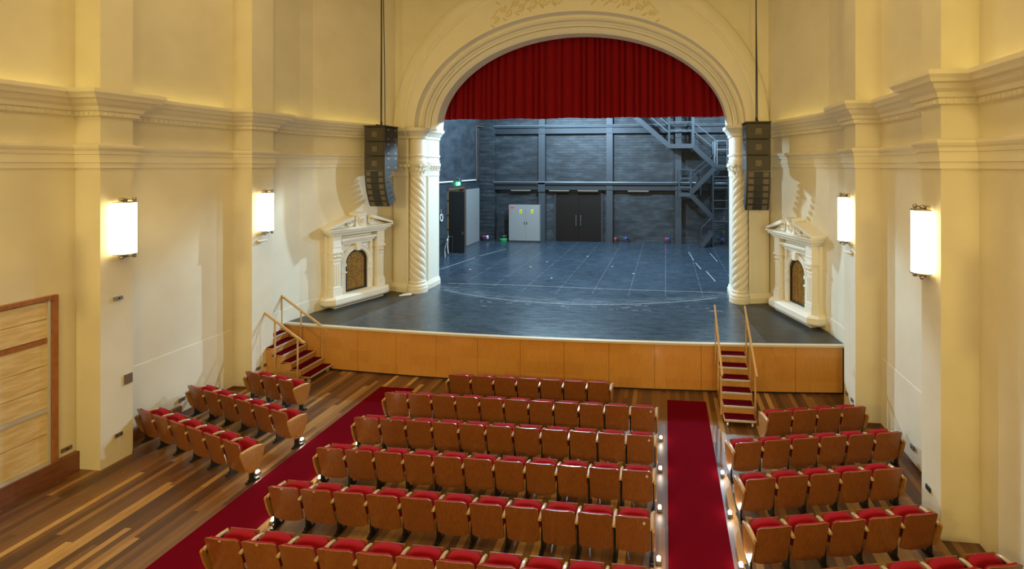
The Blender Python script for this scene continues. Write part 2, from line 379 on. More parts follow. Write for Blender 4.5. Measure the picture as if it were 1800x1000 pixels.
# wall over and beside the arch, with thickness
pw = MB(); o_ = ell(6.68, 5.80, 16.62); i_ = ell(5.40, 3.50, 17.8)
for src, y, X0, X1, Z1 in ((o_, 16.62, U(6.68), A+6.68, ZT), (i_, 17.8, U(11), A+14, 15)):
    top = [(p[0], y, Z1) for p in src]
    pw.rings([src, top], False, False)
pw.add([(U(5.4), 17.8, ZA), (U(5.4), 17.8, 15), (U(11), 17.8, 15), (U(11), 17.8, ZA)], [(0, 1, 2, 3)])
pw.add([(A+5.4, 17.8, ZA), (A+5.4, 17.8, 15), (A+14, 17.8, 15), (A+14, 17.8, ZA)], [(0, 1, 2, 3)])
struct(pw.build('wall_proscenium', 'plaster'), 'cream wall above the stage arch', 'wall')
def leaf(b, ang, r, z, h, wd, c):
    P = []
    for i in range(6):
        t = i/5; rr = r+.005+.10*t**3; zz = z+h*(t if t < .9 else .86); w_ = wd*(1-.55*t)*.5
        P.append((rr, zz, w_))
    L = []; R = []
    for rr, zz, w_ in P:
        for s_, acc in ((-1, L), (1, R)):
            acc.append((c[0]+rr*math.cos(ang)-s_*w_*math.sin(ang), c[1]+rr*math.sin(ang)+s_*w_*math.cos(ang), zz))
    mid = [(c[0]+(rr+.022)*math.cos(ang), c[1]+(rr+.022)*math.sin(ang), zz) for rr, zz, w_ in P]
    bk = [(c[0]+(rr-.03)*math.cos(ang), c[1]+(rr-.03)*math.sin(ang), zz) for rr, zz, w_ in P]
    b.rings([[L[i], mid[i], R[i], bk[i]] for i in range(6)], True, True)
# piers
PX = [(6.68, 16.62), (6.66, 16.46), (5.98, 16.28), (5.98, 16.62), (5.60, 16.66), (5.58, 16.82), (5.52, 16.86), (5.52, 17.7), (6.68, 17.7)]
def pier(b):
    P = [(U(u), y) for u, y in PX]
    b.prism(P, HS, ZA)
    b.prism([(U(11), 17.45), (U(6.6), 17.45), (U(6.6), 17.8), (U(11), 17.8)], 0, ZA)
    # moulded base and entablature following the face; open path on the visible side
    path = [(U(6.9), 16.53), (U(6.66), 16.46), (U(6.0), 16.28)]
    in_p = [(U(5.60), 16.66), (U(5.56), 16.84), (U(5.52), 16.9), (U(5.52), 17.68)]
    bp = [(-.05, HS), (.07, HS), (.07, HS+.17), (.045, HS+.20), (.035, HS+.26), (.01, HS+.30), (-.05, HS+.31)]
    ep = [(-.05, 5.92), (.04, 5.92), (.04, 6.0), (.02, 6.02), (.02, 6.12), (.06, 6.14), (.06, 6.2), (.02, 6.22), (.02, 6.78), (.06, 6.80), (.06, 6.88), (.10, 6.92), (.16, 7.02), (.22, 7.06), (.24, 7.17), (-.05, 7.18)]
    cp = [(-.05, 5.42), (.02, 5.42), (.03, 5.46), (.02, 5.5), (.03, 5.7), (.08, 5.84), (.08, 5.9), (-.05, 5.9)]
    for pr in (bp, cp, ep):
        b.sweep(path, pr); b.sweep(in_p, pr)
    for (p, q) in ((path[1], path[2]), (in_p[2], in_p[3])):            # acanthus relief of the pier capitals
        d = Vector(q)-Vector(p); L = d.length; d.normalize(); n = Vector((d.y, -d.x)); k = max(2, int(L/.17)); a = math.atan2(n.y, n.x)
        for j in range(k):
            c = Vector(p)+d*((j+.5)*L/k); leaf(b, a, 0, 5.48, .30, .15, (c.x, c.y, 0)); b.sphere((c.x+n.x*.06, c.y+n.y*.06, 5.80), .055, 8)
            c = Vector(p)+d*((j+.999)*L/k); b.sphere((c.x+n.x*.03, c.y+n.y*.03, 5.66), .035, 6)
    # sunk panels' raised borders
    for (p, q) in (((U(6.58), 16.44), (U(6.06), 16.30)),):
        d = (Vector(q)-Vector(p)).normalized(); n = Vector((d.y, -d.x))
        for t0, t1 in ((0, .03), ((Vector(q)-Vector(p)).length-.03, (Vector(q)-Vector(p)).length)):
            a0 = Vector(p)+d*t0; a1 = Vector(p)+d*t1
            b.prism([tuple(a0), tuple(a1), tuple(a1+n*.02), tuple(a0+n*.02)], 1.65, 5.35)
both(pier, 'trim_8', 'trim_9', 'trim', 'cream pier with flat panel at the left of the stage opening', 'cream pier with flat panel at the right of the stage opening', 'pier', smooth=35)
# twisted columns
def column(side, label):
    x = A+side*5.72; y = 16.44
    t = thing('twisted_column', label, 'column', (x, y, HS))
    b = MB(); b.lathe([(.30, 0), (.36, 0), (.36, .17), (.33, .19), (.345, .23), (.33, .28), (.29, .31), (.285, .35), (.30, .38), (.27, .41), (.0001, .41)][1:], n=32); b.build('base', 'trim', t, 40)
    b = MB(); n = 90; rings = []
    z0, z1 = .40, 4.22; K = 300
    for i in range(K+1):
        f = i/K; z = z0+(z1-z0)*f; r0 = .262-.025*f
        ring = []
        for j in range(n):
            a = 2*math.pi*j/n; ph = (a*5-side*2*math.pi*(z-z0)/.262) % (2*math.pi)
            am = .17*min(1, f*25, (1-f)*25); r = r0*(1-am*.62+am*abs(math.sin(ph/2))**.55)
            ring.append((r*math.cos(a), r*math.sin(a), z))
        rings.append(ring)
    b.rings(rings); b.build('shaft', 'trim', t, 60)
    b = MB(); b.lathe([(.0001, 4.20), (.24, 4.20), (.25, 4.23), (.235, 4.26), (.225, 4.3), (.24, 4.5), (.30, 4.60), (.31, 4.62), (.31, 4.68), (.0001, 4.68)], n=32)
    for k_ in range(12): leaf(b, 2*math.pi*k_/12, .235, 4.26, .20, .10, (0, 0))
    for k_ in range(12): leaf(b, 2*math.pi*(k_+.5)/12, .235, 4.36, .24, .09, (0, 0))
    for k_ in range(4):
        a = math.pi/4+k_*math.pi/2; c = (.30*math.cos(a), .30*math.sin(a), 4.56)
        b.sphere(c, .06, 8)
    b.build('capital', 'trim', t, 40)
    b = MB(); b.lathe([(.0001, 4.66), (.30, 4.66), (.30, 4.76), (.265, 4.78), (.265, 4.88), (.30, 4.90), (.30, 4.96), (.265, 4.98), (.265, 5.52), (.31, 5.54), (.31, 5.62), (.35, 5.66), (.40, 5.77), (.46, 5.81), (.48, 5.92), (.0001, 5.92)], n=40)
    for k_ in range(26):
        a = 2*math.pi*k_/26; mx = Matrix.Rotation(a, 4, 'Z'); b.box(.30, .335, -.02, .02, 5.56, 5.61, mx)
    b.build('entablature_block', 'trim', t, 40)
    return t
column(-1, 'cream twisted column at the left side of the stage opening')
column(1, 'cream twisted column at the right side of the stage opening')
# painted relief on the crown of the arch: scrolls following the curve
rel = MB()
def onarch(u, t):         # u along (horizontal offset), t 0..1 across frieze from inner edge
    a = 5.96+(6.2-5.96)*t; b = 4.12+(5.12-4.12)*t; y = 16.60-(.08)*t-.006
    return (A+u, y, ZA+b*math.sqrt(max(0, 1-(u/a)**2)))
for sgn in (-1, 1):
    def sc(cu, ct, r, turns, a0, dirn):
        pts = []
        for i in range(26):
            f = i/25; rr = r*(1-.85*f); aa = a0+dirn*turns*2*math.pi*f
            p = onarch(cu+rr*math.cos(aa), ct+rr*math.sin(aa)); pts.append(p)
        rel.tube(pts, .02, 6, rs=[.034*(1-.6*i/25) for i in range(26)])
    for k_ in range(11):
        cu = sgn*(.55+.225*k_); ct = .56-.006*k_*k_*.3+(.16 if k_ % 2 else -.10); r = .20-.008*k_
        sc(cu, ct, r, 1.3, math.pi*(.2 if k_ % 2 else 1.2), sgn*(1 if k_ % 2 else -1))
        for q in range(3):
            c = onarch(cu+sgn*(.10+.05*q), ct+(.22 if k_ % 2 else -.24)+.05*q); rel.sphere(c, .032, 6)
    pts = [onarch(sgn*(.3+2.7*i/40), .50+.11*math.sin(i*.75)) for i in range(41)]
    rel.tube(pts, .022, 6)
rel.lathe([(.0001, -.02), (.30, -.02), (.33, 0), (.30, .03), (.22, .035), (.20, .05), (.0001, .05)], n=24)
k0 = len(rel.v)-24*7
for i in range(k0, len(rel.v)):
    x, y, z = rel.v[i]; rel.v[i] = (A+x*1.1, 16.56-z, ZA+4.72+y*.75)
relo = rel.build('trim_10', 'relief', smooth=50); struct(relo, 'cream scrollwork relief on the crown of the stage arch', 'ornament')
# ---------------------------------------------------------------- stage house
def sbox(name, m, label, *a, cat='wall'):
    b = MB(); b.box(*a); return struct(b.build(name, m), label, cat)
sbox('wall_back', 'blackbrick', 'black painted back wall of the stage', U(8.5), A+14, 28.5, 28.9, 0, 15)
WL = MB(); X0 = U(8.07)
WL.box(X0-.3, X0, 17.8, 23.85, HS, 15); WL.box(X0-.3, X0, 25.92, 28.5, HS, 15); WL.box(X0-.3, X0, 23.85, 25.92, 4.55, 15)
struct(WL.build('wall_stage_left', 'blackbrick_side'), 'black painted left wall of the stage', 'wall')
sbox('wall_stage_right', 'blackbrick_side', 'black painted right wall of the stage', 8.2, 8.5, 17.8, 28.9, 0, 15)
sbox('ceiling_stage', 'blackbrick_side', 'black roof of the stage', U(11), A+14, 17.5, 29, 15, 15.2, cat='ceiling')
COR = MB(); COR.box(X0-1.9, X0-1.8, 22.6, 27.2, HS, 4.9); COR.box(X0-1.8, X0-.3, 22.6, 22.7, HS, 4.9); COR.box(X0-1.8, X0-.3, 27.1, 27.2, HS, 4.9); COR.box(X0-1.9, X0-.3, 22.6, 27.2, 4.8, 4.9)
COR.box(X0-1.9, X0-.3, 22.6, 27.2, HS-.1, HS)
struct(COR.build('wall_corridor', 'plaster'), 'plain corridor walls behind the stage side door', 'wall')
# back wall columns and beams
for i, (xa, xb) in enumerate(((-7.62, -7.22), (-3.50, -3.12), (.56, .92), (4.7, 5.1))):
    b = MB(); b.box(xa, xb, 28.15, 28.5, HS, 15)
    struct(b.build('trim_%d' % (11+i), 'grey_steel'), 'dark grey steel column against the stage back wall, number %d from the left' % (i+1) if 0 else
           ['dark grey steel column right of the pale cabinet', 'dark grey steel column right of the brown double doors', 'dark grey steel column behind the hanging stairs', 'dark grey steel column at the far right of the back wall'][i], 'column')
b = MB(); b.box(-7.64, -7.20, 28.05, 28.5, 4.25, 5.0); struct(b.build('trim_20', 'grey_steel', bevel=.02), 'pale steel bracket on the column above the grey cabinet', 'bracket')
b = MB(); b.box(-11.3, -10.36, 28.1, 28.5, HS, 15)
for z in [1.4+.23*i for i in range(40)]: b.box(-11.28, -10.35, 28.08, 28.1, z, z+.19)
struct(b.build('trim_15', 'blackbrick', bevel=.005), 'black boarded pier in the left back corner of the stage', 'pier')
for i, (z0, z1, lb) in enumerate(((4.38, 4.80, 'long grey beam low across the stage back wall'), (7.75, 8.20, 'long grey beam high across the stage back wall'))):
    b = MB(); b.box(-10.4, 8.2, 28.2, 28.5, z0, z1-.07); b.box(-10.4, 8.2, 28.05, 28.5, z1-.09, z1); b.box(-10.4, 8.2, 28.12, 28.5, z0, z0+.04)
    struct(b.build('trim_%d' % (16+i), 'dark_steel'), lb, 'beam')
    b = MB(); b.tube([(-10.4, 28.02, z1+.04), (8.2, 28.02, z1+.04)], .035, 8)
    tag(b.build('conduit_pipe', 'pipe'), ['pale pipe lying along the low beam of the back wall', 'pale pipe lying along the high beam of the back wall'][i], 'pipe')
# ---------------------------------------------------------------- stage platform
st = thing('stage_platform', 'large raised stage with black floor and honey plywood front', 'stage', (0, 0, 0))
xs = [U(7.76)+i*(15.52)/64 for i in range(65)]
b = MB()
poly = [(x, edge_y(x)+.11) for x in xs]+[(A+7.66, 13.4), (A+7.66, 13.75), (A+6.66, 16.55), (A+5.5, 16.8), (U(5.5), 16.8), (U(6.66), 16.55), (U(7.66), 13.75), (U(7.66), 13.4)]
b.prism(poly, HS-.06, HS); b.build('apron_deck', 'apron', st, label='dark apron floor in front of the arch')
b = MB(); b.prism([(x, edge_y(x)+.12) for x in xs if -9.4 < x < 2.7]+[(2.25, 16.2), (2.25, 17.6), (8.18, 17.82), (8.18, 28.48), (X0+.02, 28.48), (X0+.02, 17.82), (-8.7, 17.6), (-8.7, 16.2)], HS-.04, HS+.004)
b.build('deck', 'deck', st, label='scuffed black lino stage floor')
b = MB(); rg = []
for x in xs:
    y = edge_y(x); rg.append([(x, y, HS-.055), (x, y-.015, HS-.05), (x, y-.015, HS), (x, y+.11, HS+.004), (x, y+.11, HS-.055)])
b.rings(rg); b.build('edge_strip', 'lip', st, label='pale edging strip along the stage front')
# curved front made of plywood panels
nP = 13; x0p, x1p = U(7.74), A+7.70; wp = (x1p-x0p)/nP
for i in range(nP):
    xa, xb = x0p+i*wp+.004, x0p+(i+1)*wp-.004; rg = []
    for j in range(7):
        x = xa+(xb-xa)*j/6; y = edge_y(x)+.02; rg.append([(x, y, .05), (x, y, HS-.055), (x, y+.03, HS-.055), (x, y+.03, .05)])
    b = MB(); b.rings(rg); b.build('front_panel', 'front', st)
b = MB(); rg = [[(x, edge_y(x)+.05, 0), (x, edge_y(x)+.05, HS-.06), (x, edge_y(x)+.09, HS-.06), (x, edge_y(x)+.09, 0)] for x in xs]
b.rings(rg); b.build('kickboard', 'iron', st, label='dark recessed backing behind the front panels')
# floor marks, scuffs and tape
rnd = random.Random(3)
b = MB()
def strip(b, pts, wd, z=HS+.0045):
    P = [Vector((p[0], p[1])) for p in pts]; L = []; R = []
    for i, p in enumerate(P):
        d = (P[min(i+1, len(P)-1)]-P[max(i-1, 0)]).normalized(); n = Vector((-d.y, d.x))*wd/2
        L.append((p.x+n.x, p.y+n.y, z)); R.append((p.x-n.x, p.y-n.y, z))
    b.rings([[l, r, (r[0], r[1], z+.002), (l[0], l[1], z+.002)] for l, r in zip(L, R)])
strip(b, [(x, 15.5+.052*(x+3.2)**2) for x in [-8.1+i*.3 for i in range(34)]], .022)
strip(b, [(-8.4, 17.72), (-5.8, 17.74), (-2.5, 17.56), (2.1, 17.52)], .018)
for p, q in (((1.2, 25.6), (1.35, 23.4)), ((1.4, 22.8), (1.55, 21.4)), ((1.75, 21.0), (1.95, 19.2)), ((-9.4, 23.2), (-8.7, 25.4)), ((-10.0, 19.4), (-9.4, 22.8)), ((2.3, 25.4), (2.45, 23.2))):
    strip(b, [p, q], .03)
for _ in range(26):
    x, y = rnd.uniform(-6.5, 1.6), rnd.uniform(15.0, 15.6); l = rnd.uniform(.05, .25); a = rnd.uniform(-.5, .5)
    strip(b, [(x, y), (x+l*math.cos(a), y+l*math.sin(a))], rnd.uniform(.01, .02))
b.build('scuff_mark', 'scuff', st, label='pale scratches and tape lines on the stage floor')['kind'] = 'stuff'
b = MB()
for x, y in ((-8.55, 20.2), (-6.05, 21.0), (-5.6, 22.2), (-4.6, 19.0), (-2.4, 21.5), (-1.35, 20.2), (-3.9, 23.8)): b.lathe([(.0001, 0), (.05, 0), (.05, .006), (.0001, .006)], (x, y, HS+.004), 10)
b.build('trap_screw_cover', 'scuff', st, label='small pale floor socket covers')['kind'] = 'stuff'
# ---------------------------------------------------------------- stage curtain
b = MB(); x = U(5.75); pts = []
rnd = random.Random(11)
while x < A+5.75:                                                       # irregular box pleats with deep gaps
    wd = rnd.uniform(.12, .34); gp = rnd.uniform(.03, .09); dp = rnd.uniform(.07, .13)
    for t_, y_ in ((0, dp), (.06, .03), (.3, -.012), (.5, -.02), (.7, -.012), (.94, .03), (1, dp)): pts.append((x+wd*t_, 17.95+y_+.02*math.sin(x*2.2)))
    x += wd+gp
def col_(z, k_): return [(p[0], 17.95+(p[1]-17.95)*k_, z+.015*math.sin(p[0]*3)) for p in pts]
front_ = [col_(z, k_) for z, k_ in ((7.63, 1.0), (7.8, 1), (9, 1), (11.2, .9))]
b.rings(front_, False, False)
b.rings([[(p[0], p[1]+.02, p[2]) for p in r] for r in front_], False, False)
b.rings([front_[0], [(p[0], p[1]+.02, p[2]) for p in front_[0]]], False, False)
cu = b.build('stage_curtain', 'curtain', smooth=70); tag(cu, 'deep red pleated valance curtain hanging under the stage arch', 'curtain')
b = MB(); b.bar((U(5.3), 18.22, 11.1), (A+5.3, 18.22, 11.1), .08); tag(b.build('curtain_batten', 'iron'), 'black batten carrying the red curtain behind the arch', 'batten')
# ---------------------------------------------------------------- wall niches with organ grilles
def niche(side, label):
    p0 = Vector((A+side*7.70, 13.75)); p1 = Vector((A+side*6.68, 16.62)); d = (p1-p0).normalized()
    c = p0+d*(1.40 if side < 0 else 1.28)
    # local x runs along the wall towards the stage on the left, away on the right, y points to the wall, z up
    ang = math.atan2(d.y, d.x) if side < 0 else math.atan2(-d.y, -d.x)
    t = thing('grille_niche', label, 'niche', (c.x, c.y, HS), ang)
    H = -HS
    W = lambda b, *a, **k: b.box(*a, **k)
    # the wall is at local y=0, room is at negative y
    prof = [(0, 1.32), (.36, 1.32), (.44, 1.37), (.46, 1.42), (.46, 1.56), (.42, 1.60), (.30, 1.64), (0, 1.64)]
    b = MB(); b.sweep([(-1.14+.46, .0), (-.68, -.001), (.68, -.001), (.68, 0)][1:3], [(0, 0)]) if 0 else None
    rg = []
    for (o, z) in prof:
        rg.append([(-.72-o, .02, z+H), (-.72-o, -o*.55, z+H), (-.72-o*.55, -o-.02, z+H), (.72+o*.55, -o-.02, z+H), (.72+o, -o*.55, z+H), (.72+o, .02, z+H)])
    b.rings(rg); b.box(-.9, .9, -.30, .02, HS+H, 1.34+H); b.build('plinth', 'stucco', t)
    b = MB(); # back slab with arched opening
    arc = [(.40*math.cos(math.pi*i/16), 2.60+.40*math.sin(math.pi*i/16)) for i in range(17)]
    out = [(1.02, 1.62), (1.02, 3.55), (-1.02, 3.55), (-1.02, 1.62), (-.40, 1.62)]+[(x_, z_) for x_, z_ in reversed(arc)]+[(.40, 1.62)]
    b.prism([(x_, z_+H) for x_, z_ in out], -.10, .02, 'y'); b.build('panel', 'stucco', t)
    for s_ in (-1, 1):
        b = MB(); xc = s_*.80
        b.box(xc-.16, xc+.16, -.32, 0, 1.64+H, 1.84+H); b.box(xc-.145, xc+.145, -.305, 0, 1.84+H, 1.92+H)
        b.box(xc-.125, xc+.125, -.28, 0, 1.90+H, 2.76+H)
        for q in (-1, 0, 1): b.box(xc+q*.07-.015, xc+q*.07+.015, -.292, -.27, 1.98+H, 2.66+H)
        b.box(xc-.14, xc+.14, -.30, 0, 2.76+H, 2.80+H)
        for q in (-1, 0, 1): b.sphere((xc+q*.085, -.29, 2.90+H), .045, 8)
        b.box(xc-.125, xc+.125, -.27, 0, 2.80+H, 3.0+H); b.box(xc-.165, xc+.165, -.33, 0, 3.0+H, 3.07+H)
        b.box(xc-.14, xc+.14, -.30, 0, 3.07+H, 3.56+H)
        b.box(xc-.15, xc+.15, -.31, 0, 3.20+H, 3.25+H)
        # thin inner pilaster
        b.box(xc-s_*.27-.05, xc-s_*.27+.05, -.17, 0, 1.64+H, 3.3+H)
        b.build('pilaster', 'stucco', t, bevel=.006)
    b = MB()   # archivolt
    rg = []
    for i in range(25):
        a = math.pi*i/24; cx, cz = math.cos(a), math.sin(a)
        rg.append([(r*cx, y, 2.60+r*cz+H) for r, y in ((.40, -.08), (.40, -.15), (.44, -.18), (.50, -.17), (.53, -.19), (.56, -.16), (.56, -.08))])
    b.rings(rg)
    for s_ in (-1, 1):
        b.box(s_*.48-.085, s_*.48+.085, -.18, 0, 2.50+H, 2.60+H); b.box(s_*.48-.07, s_*.48+.07, -.15, 0, 1.64+H, 2.50+H); b.box(s_*.48-.09, s_*.48+.09, -.19, 0, 2.28+H, 2.33+H)
    b.prism([(-.06, 2.98+H), (.06, 2.98+H), (.09, 3.22+H), (-.09, 3.22+H)], -.25, -.08, 'y'); b.build('arch_moulding', 'stucco', t, 40)
    b = MB(); b.box(-.56, .56, -.20, 0, 3.22+H, 3.30+H); b.box(-.60, .60, -.25, 0, 3.30+H, 3.36+H); b.box(-.64, .64, -.30, 0, 3.36+H, 3.44+H); b.box(-.55, .55, -.14, 0, 3.44+H, 3.58+H)
    b.build('inner_cornice', 'stucco', t, bevel=.008)
    b = MB()   # broken pediment
    for o, z0, z1 in ((.02, 3.56, 3.62), (.07, 3.62, 3.67), (.13, 3.67, 3.74), (.18, 3.74, 3.79)):
        b.box(-.97-o, .97+o, -.32-o, 0, z0+H, z1+H)
    for s_ in (-1, 1):
        b.prism([(s_*1.17, 3.79+H), (s_*1.17, 3.86+H), (s_*.34, 4.16+H), (s_*.30, 4.06+H)], -.46, 0, 'y')
        b.prism([(s_*1.0, 3.79+H), (s_*.36, 4.06+H), (s_*.2, 4.0+H), (s_*.2, 3.79+H)], -.28, 0, 'y')
    b.build('pediment', 'stucco', t, bevel=.006)
    b = MB()
    for s_ in (-1, 1):
        sp_ = []
        for i in range(40):
            f = i/39; a = f*2.6*2*math.pi/1.6; r = .15*(1-.8*f); sp_.append((s_*(.40+r*math.cos(a)), -.34, 3.95+r*math.sin(a)+H))
        b.tube(sp_, .04, 8, rs=[.045*(1-.5*i/39) for i in range(40)])
        b.sphere((s_*.40, -.34, 3.95+H), .05, 8)
    b.box(-.19, .19, -.36, 0, 3.79+H, 4.18+H); b.prism([(-.22, 4.16+H), (.22, 4.16+H), (.14, 4.25+H), (-.14, 4.25+H)], -.38, 0, 'y')
    b.lathe([(.0001, 0), (.11, 0), (.12, .03), (.0001, .05)], n=16); kk = len(b.v)-16*4
    for i in range(kk, len(b.v)):
        x_, y_, z_ = b.v[i]; b.v[i] = (x_, -.36-z_, 3.98+y_*1.3+H)
    rg = [(.05*math.cos(a_/10*5.2+.5), -.42, 3.98+.08*math.sin(a_/10*5.2+.5)+H) for a_ in range(11)]; b.tube(rg, .013, 6)
    b.tube([(.0, -.42, 4.06+H), (.0, -.42, 3.90+H)], .012, 6)
    b.build('cartouche', 'stucco', t, 40)
    b = MB(); arc2 = [(.335*math.cos(math.pi*i/16), 2.60+.335*math.sin(math.pi*i/16)) for i in range(17)]
    ring_o = [(.40, 1.62)]+arc+[(-.40, 1.62)]; ring_i = [(.335, 1.70)]+arc2+[(-.335, 1.70)]
    rg = [[(o[0], -.06, o[1]+H), (o[0], -.10, o[1]+H), (i_[0], -.10, i_[1]+H), (i_[0], -.06, i_[1]+H)] for o, i_ in zip(ring_o, ring_i)]
    b.rings(rg, False); b.box(-.40, .40, -.10, -.06, 1.62+H, 1.70+H); b.build('grille_frame', 'iron', t)
    b = MB(); b.prism([(x_, z_+H) for x_, z_ in [(.335, 1.70)]+arc2+[(-.335, 1.70)]], -.06, -.03, 'y')
    for q in range(-5, 6): b.box(q*.06-.006, q*.06+.006, -.07, -.055, 1.70+H, 2.60+math.sqrt(max(0, .335**2-(q*.06)**2))+H)
    b.build('grille', 'nichegold', t, label='gilt lattice grille')
    return t
niche(-1, 'white classical niche with gilt grille on the left splayed wall')
niche(1, 'white classical niche with gilt grille on the right splayed wall')
# ---------------------------------------------------------------- sconces
def make_sconce():
    t = thing('wall_sconce', '', 'wall lamp')
    # local: wall plane at x=0, lamp bulges to +x
    n = 14; prof = [(.02, -.165)]+[(.05+.17*math.sin(math.pi*i/n), -.165*math.cos(math.pi*i/n)) for i in range(n+1)]+[(.02, .165)]
    b = MB(); b.prism(prof, -.50, .50); b.build('shade', 'shade', t, 30, label='glowing white half round shade')
    for z0, z1, s_ in ((.50, .52, 1), (-.52, -.50, -1)):
        pr = [(.0, -.18)]+[(.05+.185*math.sin(math.pi*i/n), -.18*math.cos(math.pi*i/n)) for i in range(n+1)]+[(.0, .18)]
        b = MB(); b.prism(pr, z0, z1); cp_ = b.build('cap_plate', 'nickel', t)
        for yy in (-.11, .11):
            b = MB(); b.sphere((.12, yy, s_*.565), .038, 10); b.lathe([(.0001, s_*.515), (.02, s_*.515), (.02, s_*.565), (.0001, s_*.565)], (.12, yy, 0), 8); b.build('finial', 'nickel', t, 40)
        b = MB(); b.tube([(.12, -.13, s_*.565), (.12, .13, s_*.565)], .008, 6); b.tube([(0, 0, s_*.565), (.12, 0, s_*.565)], .012, 6); b.build('bracket', 'nickel', t)
    b = MB(); b.box(-.03, .03, -.06, .06, -.58, .58); b.build('back_plate', 'nickel', t)
    return t
proto = make_sconce()
SC = [(-1, 8.30, 'white glowing wall lamp on the nearest pilaster of the left wall'), (1, 8.30, 'white glowing wall lamp on the nearest pilaster of the right wall'),
      (-1, 11.66, 'smaller looking glowing wall lamp on the left pilaster beside the stage stairs'), (1, 11.66, 'smaller looking glowing wall lamp on the right pilaster beside the stage'),
      (-1, 4.82, 'glowing wall lamp on the left wall, nearer than the plywood door'), (1, 4.82, 'glowing wall lamp at the near end of the right wall')]
for i, (s_, y, lb) in enumerate(SC):
    loc = (A+s_*7.44, y, 4.58); o = proto if i == 0 else copy_thing(proto)
    o.location = loc; o.rotation_euler = (0, 0, 0 if s_ < 0 else math.pi); o['label'] = lb; o['group'] = 'half round wall lamps'
# ---------------------------------------------------------------- hanging speaker arrays
def speakers(x, label):
    t = thing('line_array_speaker', label, 'loudspeaker', (x, 15.3, 7.16))
    W_ = .36
    b = MB(); b.box(-W_-.02, W_+.02, -.42, .40, -.05, 0); b.bar((0, -.3, .02), (0, .3, .02), .05); b.tube([(0, 0, .0), (0, 0, .16)], .03, 8); b.build('rigging_frame', 'speaker', t, bevel=.006)
    z = -.06
    for i in range(3):
        c = thing('bass_cabinet', '', '', (0, 0, 0)); bpy.data.objects.remove(c)
        b = MB(); b.box(-W_, W_, -.40, .38, z-.475, z); cab = b.build('bass_cabinet', 'speaker', t, bevel=.012)
        b = MB(); b.box(-W_+.04, W_-.04, -.412, -.398, z-.44, z-.035); b.build('mesh_front', 'grille_cloth', cab)
        b = MB(); b.box(-.09, .09, -.414, -.41, z-.33, z-.15)
        if i == 1:
            for dx in (-.05, .05):
                for dz in (-.05, .05): b.box(dx-.035, dx+.035, -.42, -.41, z-.24+dz-.03, z-.24+dz+.03)
        else:
            b.box(-.05, .05, -.42, -.41, z-.28, z-.2); b.box(-.03, .03, -.43, -.41, z-.26, z-.22)
        b.build('badge', 'cone', cab)
        for yy in (-.2, .22):
            for zz in (-.08, -.38):
                for xa in (W_, -W_-.012): b = MB(); b.box(xa, xa+.012, yy-.05, yy+.05, z+zz-.02, z+zz+.02); b.build('side_handle', 'steelgrey', cab)
        z -= .485
    y = 0; ang = 0; h = .205; py, pz = -.40, z
    for i in range(6):
        ang = math.radians(2.5+4.6*i)
        mx = Matrix.Translation((0, py, pz)) @ Matrix.Rotation(ang, 4, 'X')
        b = MB(); b.prism([(0, 0), (0, -h), (.30, -h+.03), (.42, -h+.055), (.42, -.055), (.30, -.03)], -W_, W_, 'x', mx); cab = b.build('treble_cabinet', 'speaker', t, bevel=.006)
        for dx in (-.22, .22):
            b = MB(); b.box(dx-.075, dx+.075, -.012, .001, -h+.03, -.03, mx); b.box(dx-.035, dx+.035, -.018, -.010, -h/2-.03, -h/2+.03, mx); b.build('driver', 'cone', cab)
        b = MB(); b.box(-.10, .10, -.008, .001, -h+.02, -.02, mx); b.build('horn', 'rubber', cab)
        py += (h+.006)*math.sin(ang); pz -= (h+.006)*math.cos(ang)
    b = MB(); b.tube([(0, 0, .1), (0, 0, 6.0)], .018, 6); b.build('hanging_chain', 'rubber', t)
    b = MB(); b.tube([(.06, .1, 0), (.05, .1, 1.6), (-.02, .1, 6.0)], .014, 6); b.tube([(-.07, .05, 0), (-.05, .05, 3), (-.05, .05, 6.0)], .012, 6) if x < -5 else None
    b.build('cable', 'rubber', t)
    return t
speakers(-9.62, 'black speaker stack hanging before the left twisted column')
speakers(2.80, 'black speaker stack hanging before the right twisted column')
# ---------------------------------------------------------------- carpets
def runner(x0, x1, y0, y1, label):
    b = MB(); nx, ny = 4, 40
    b.box(x0, x1, y0, y1, 0, .012); o = b.build('carpet_runner', 'carpet', bevel=.004); return tag(o, label, 'carpet')
runner(.04, .985, -4, 11.93, 'crimson carpet runner in the right aisle leading to the wheeled stairs')
runner(-7.44, -6.50, -4, 11.78, 'crimson carpet runner in the left aisle between the seat blocks')
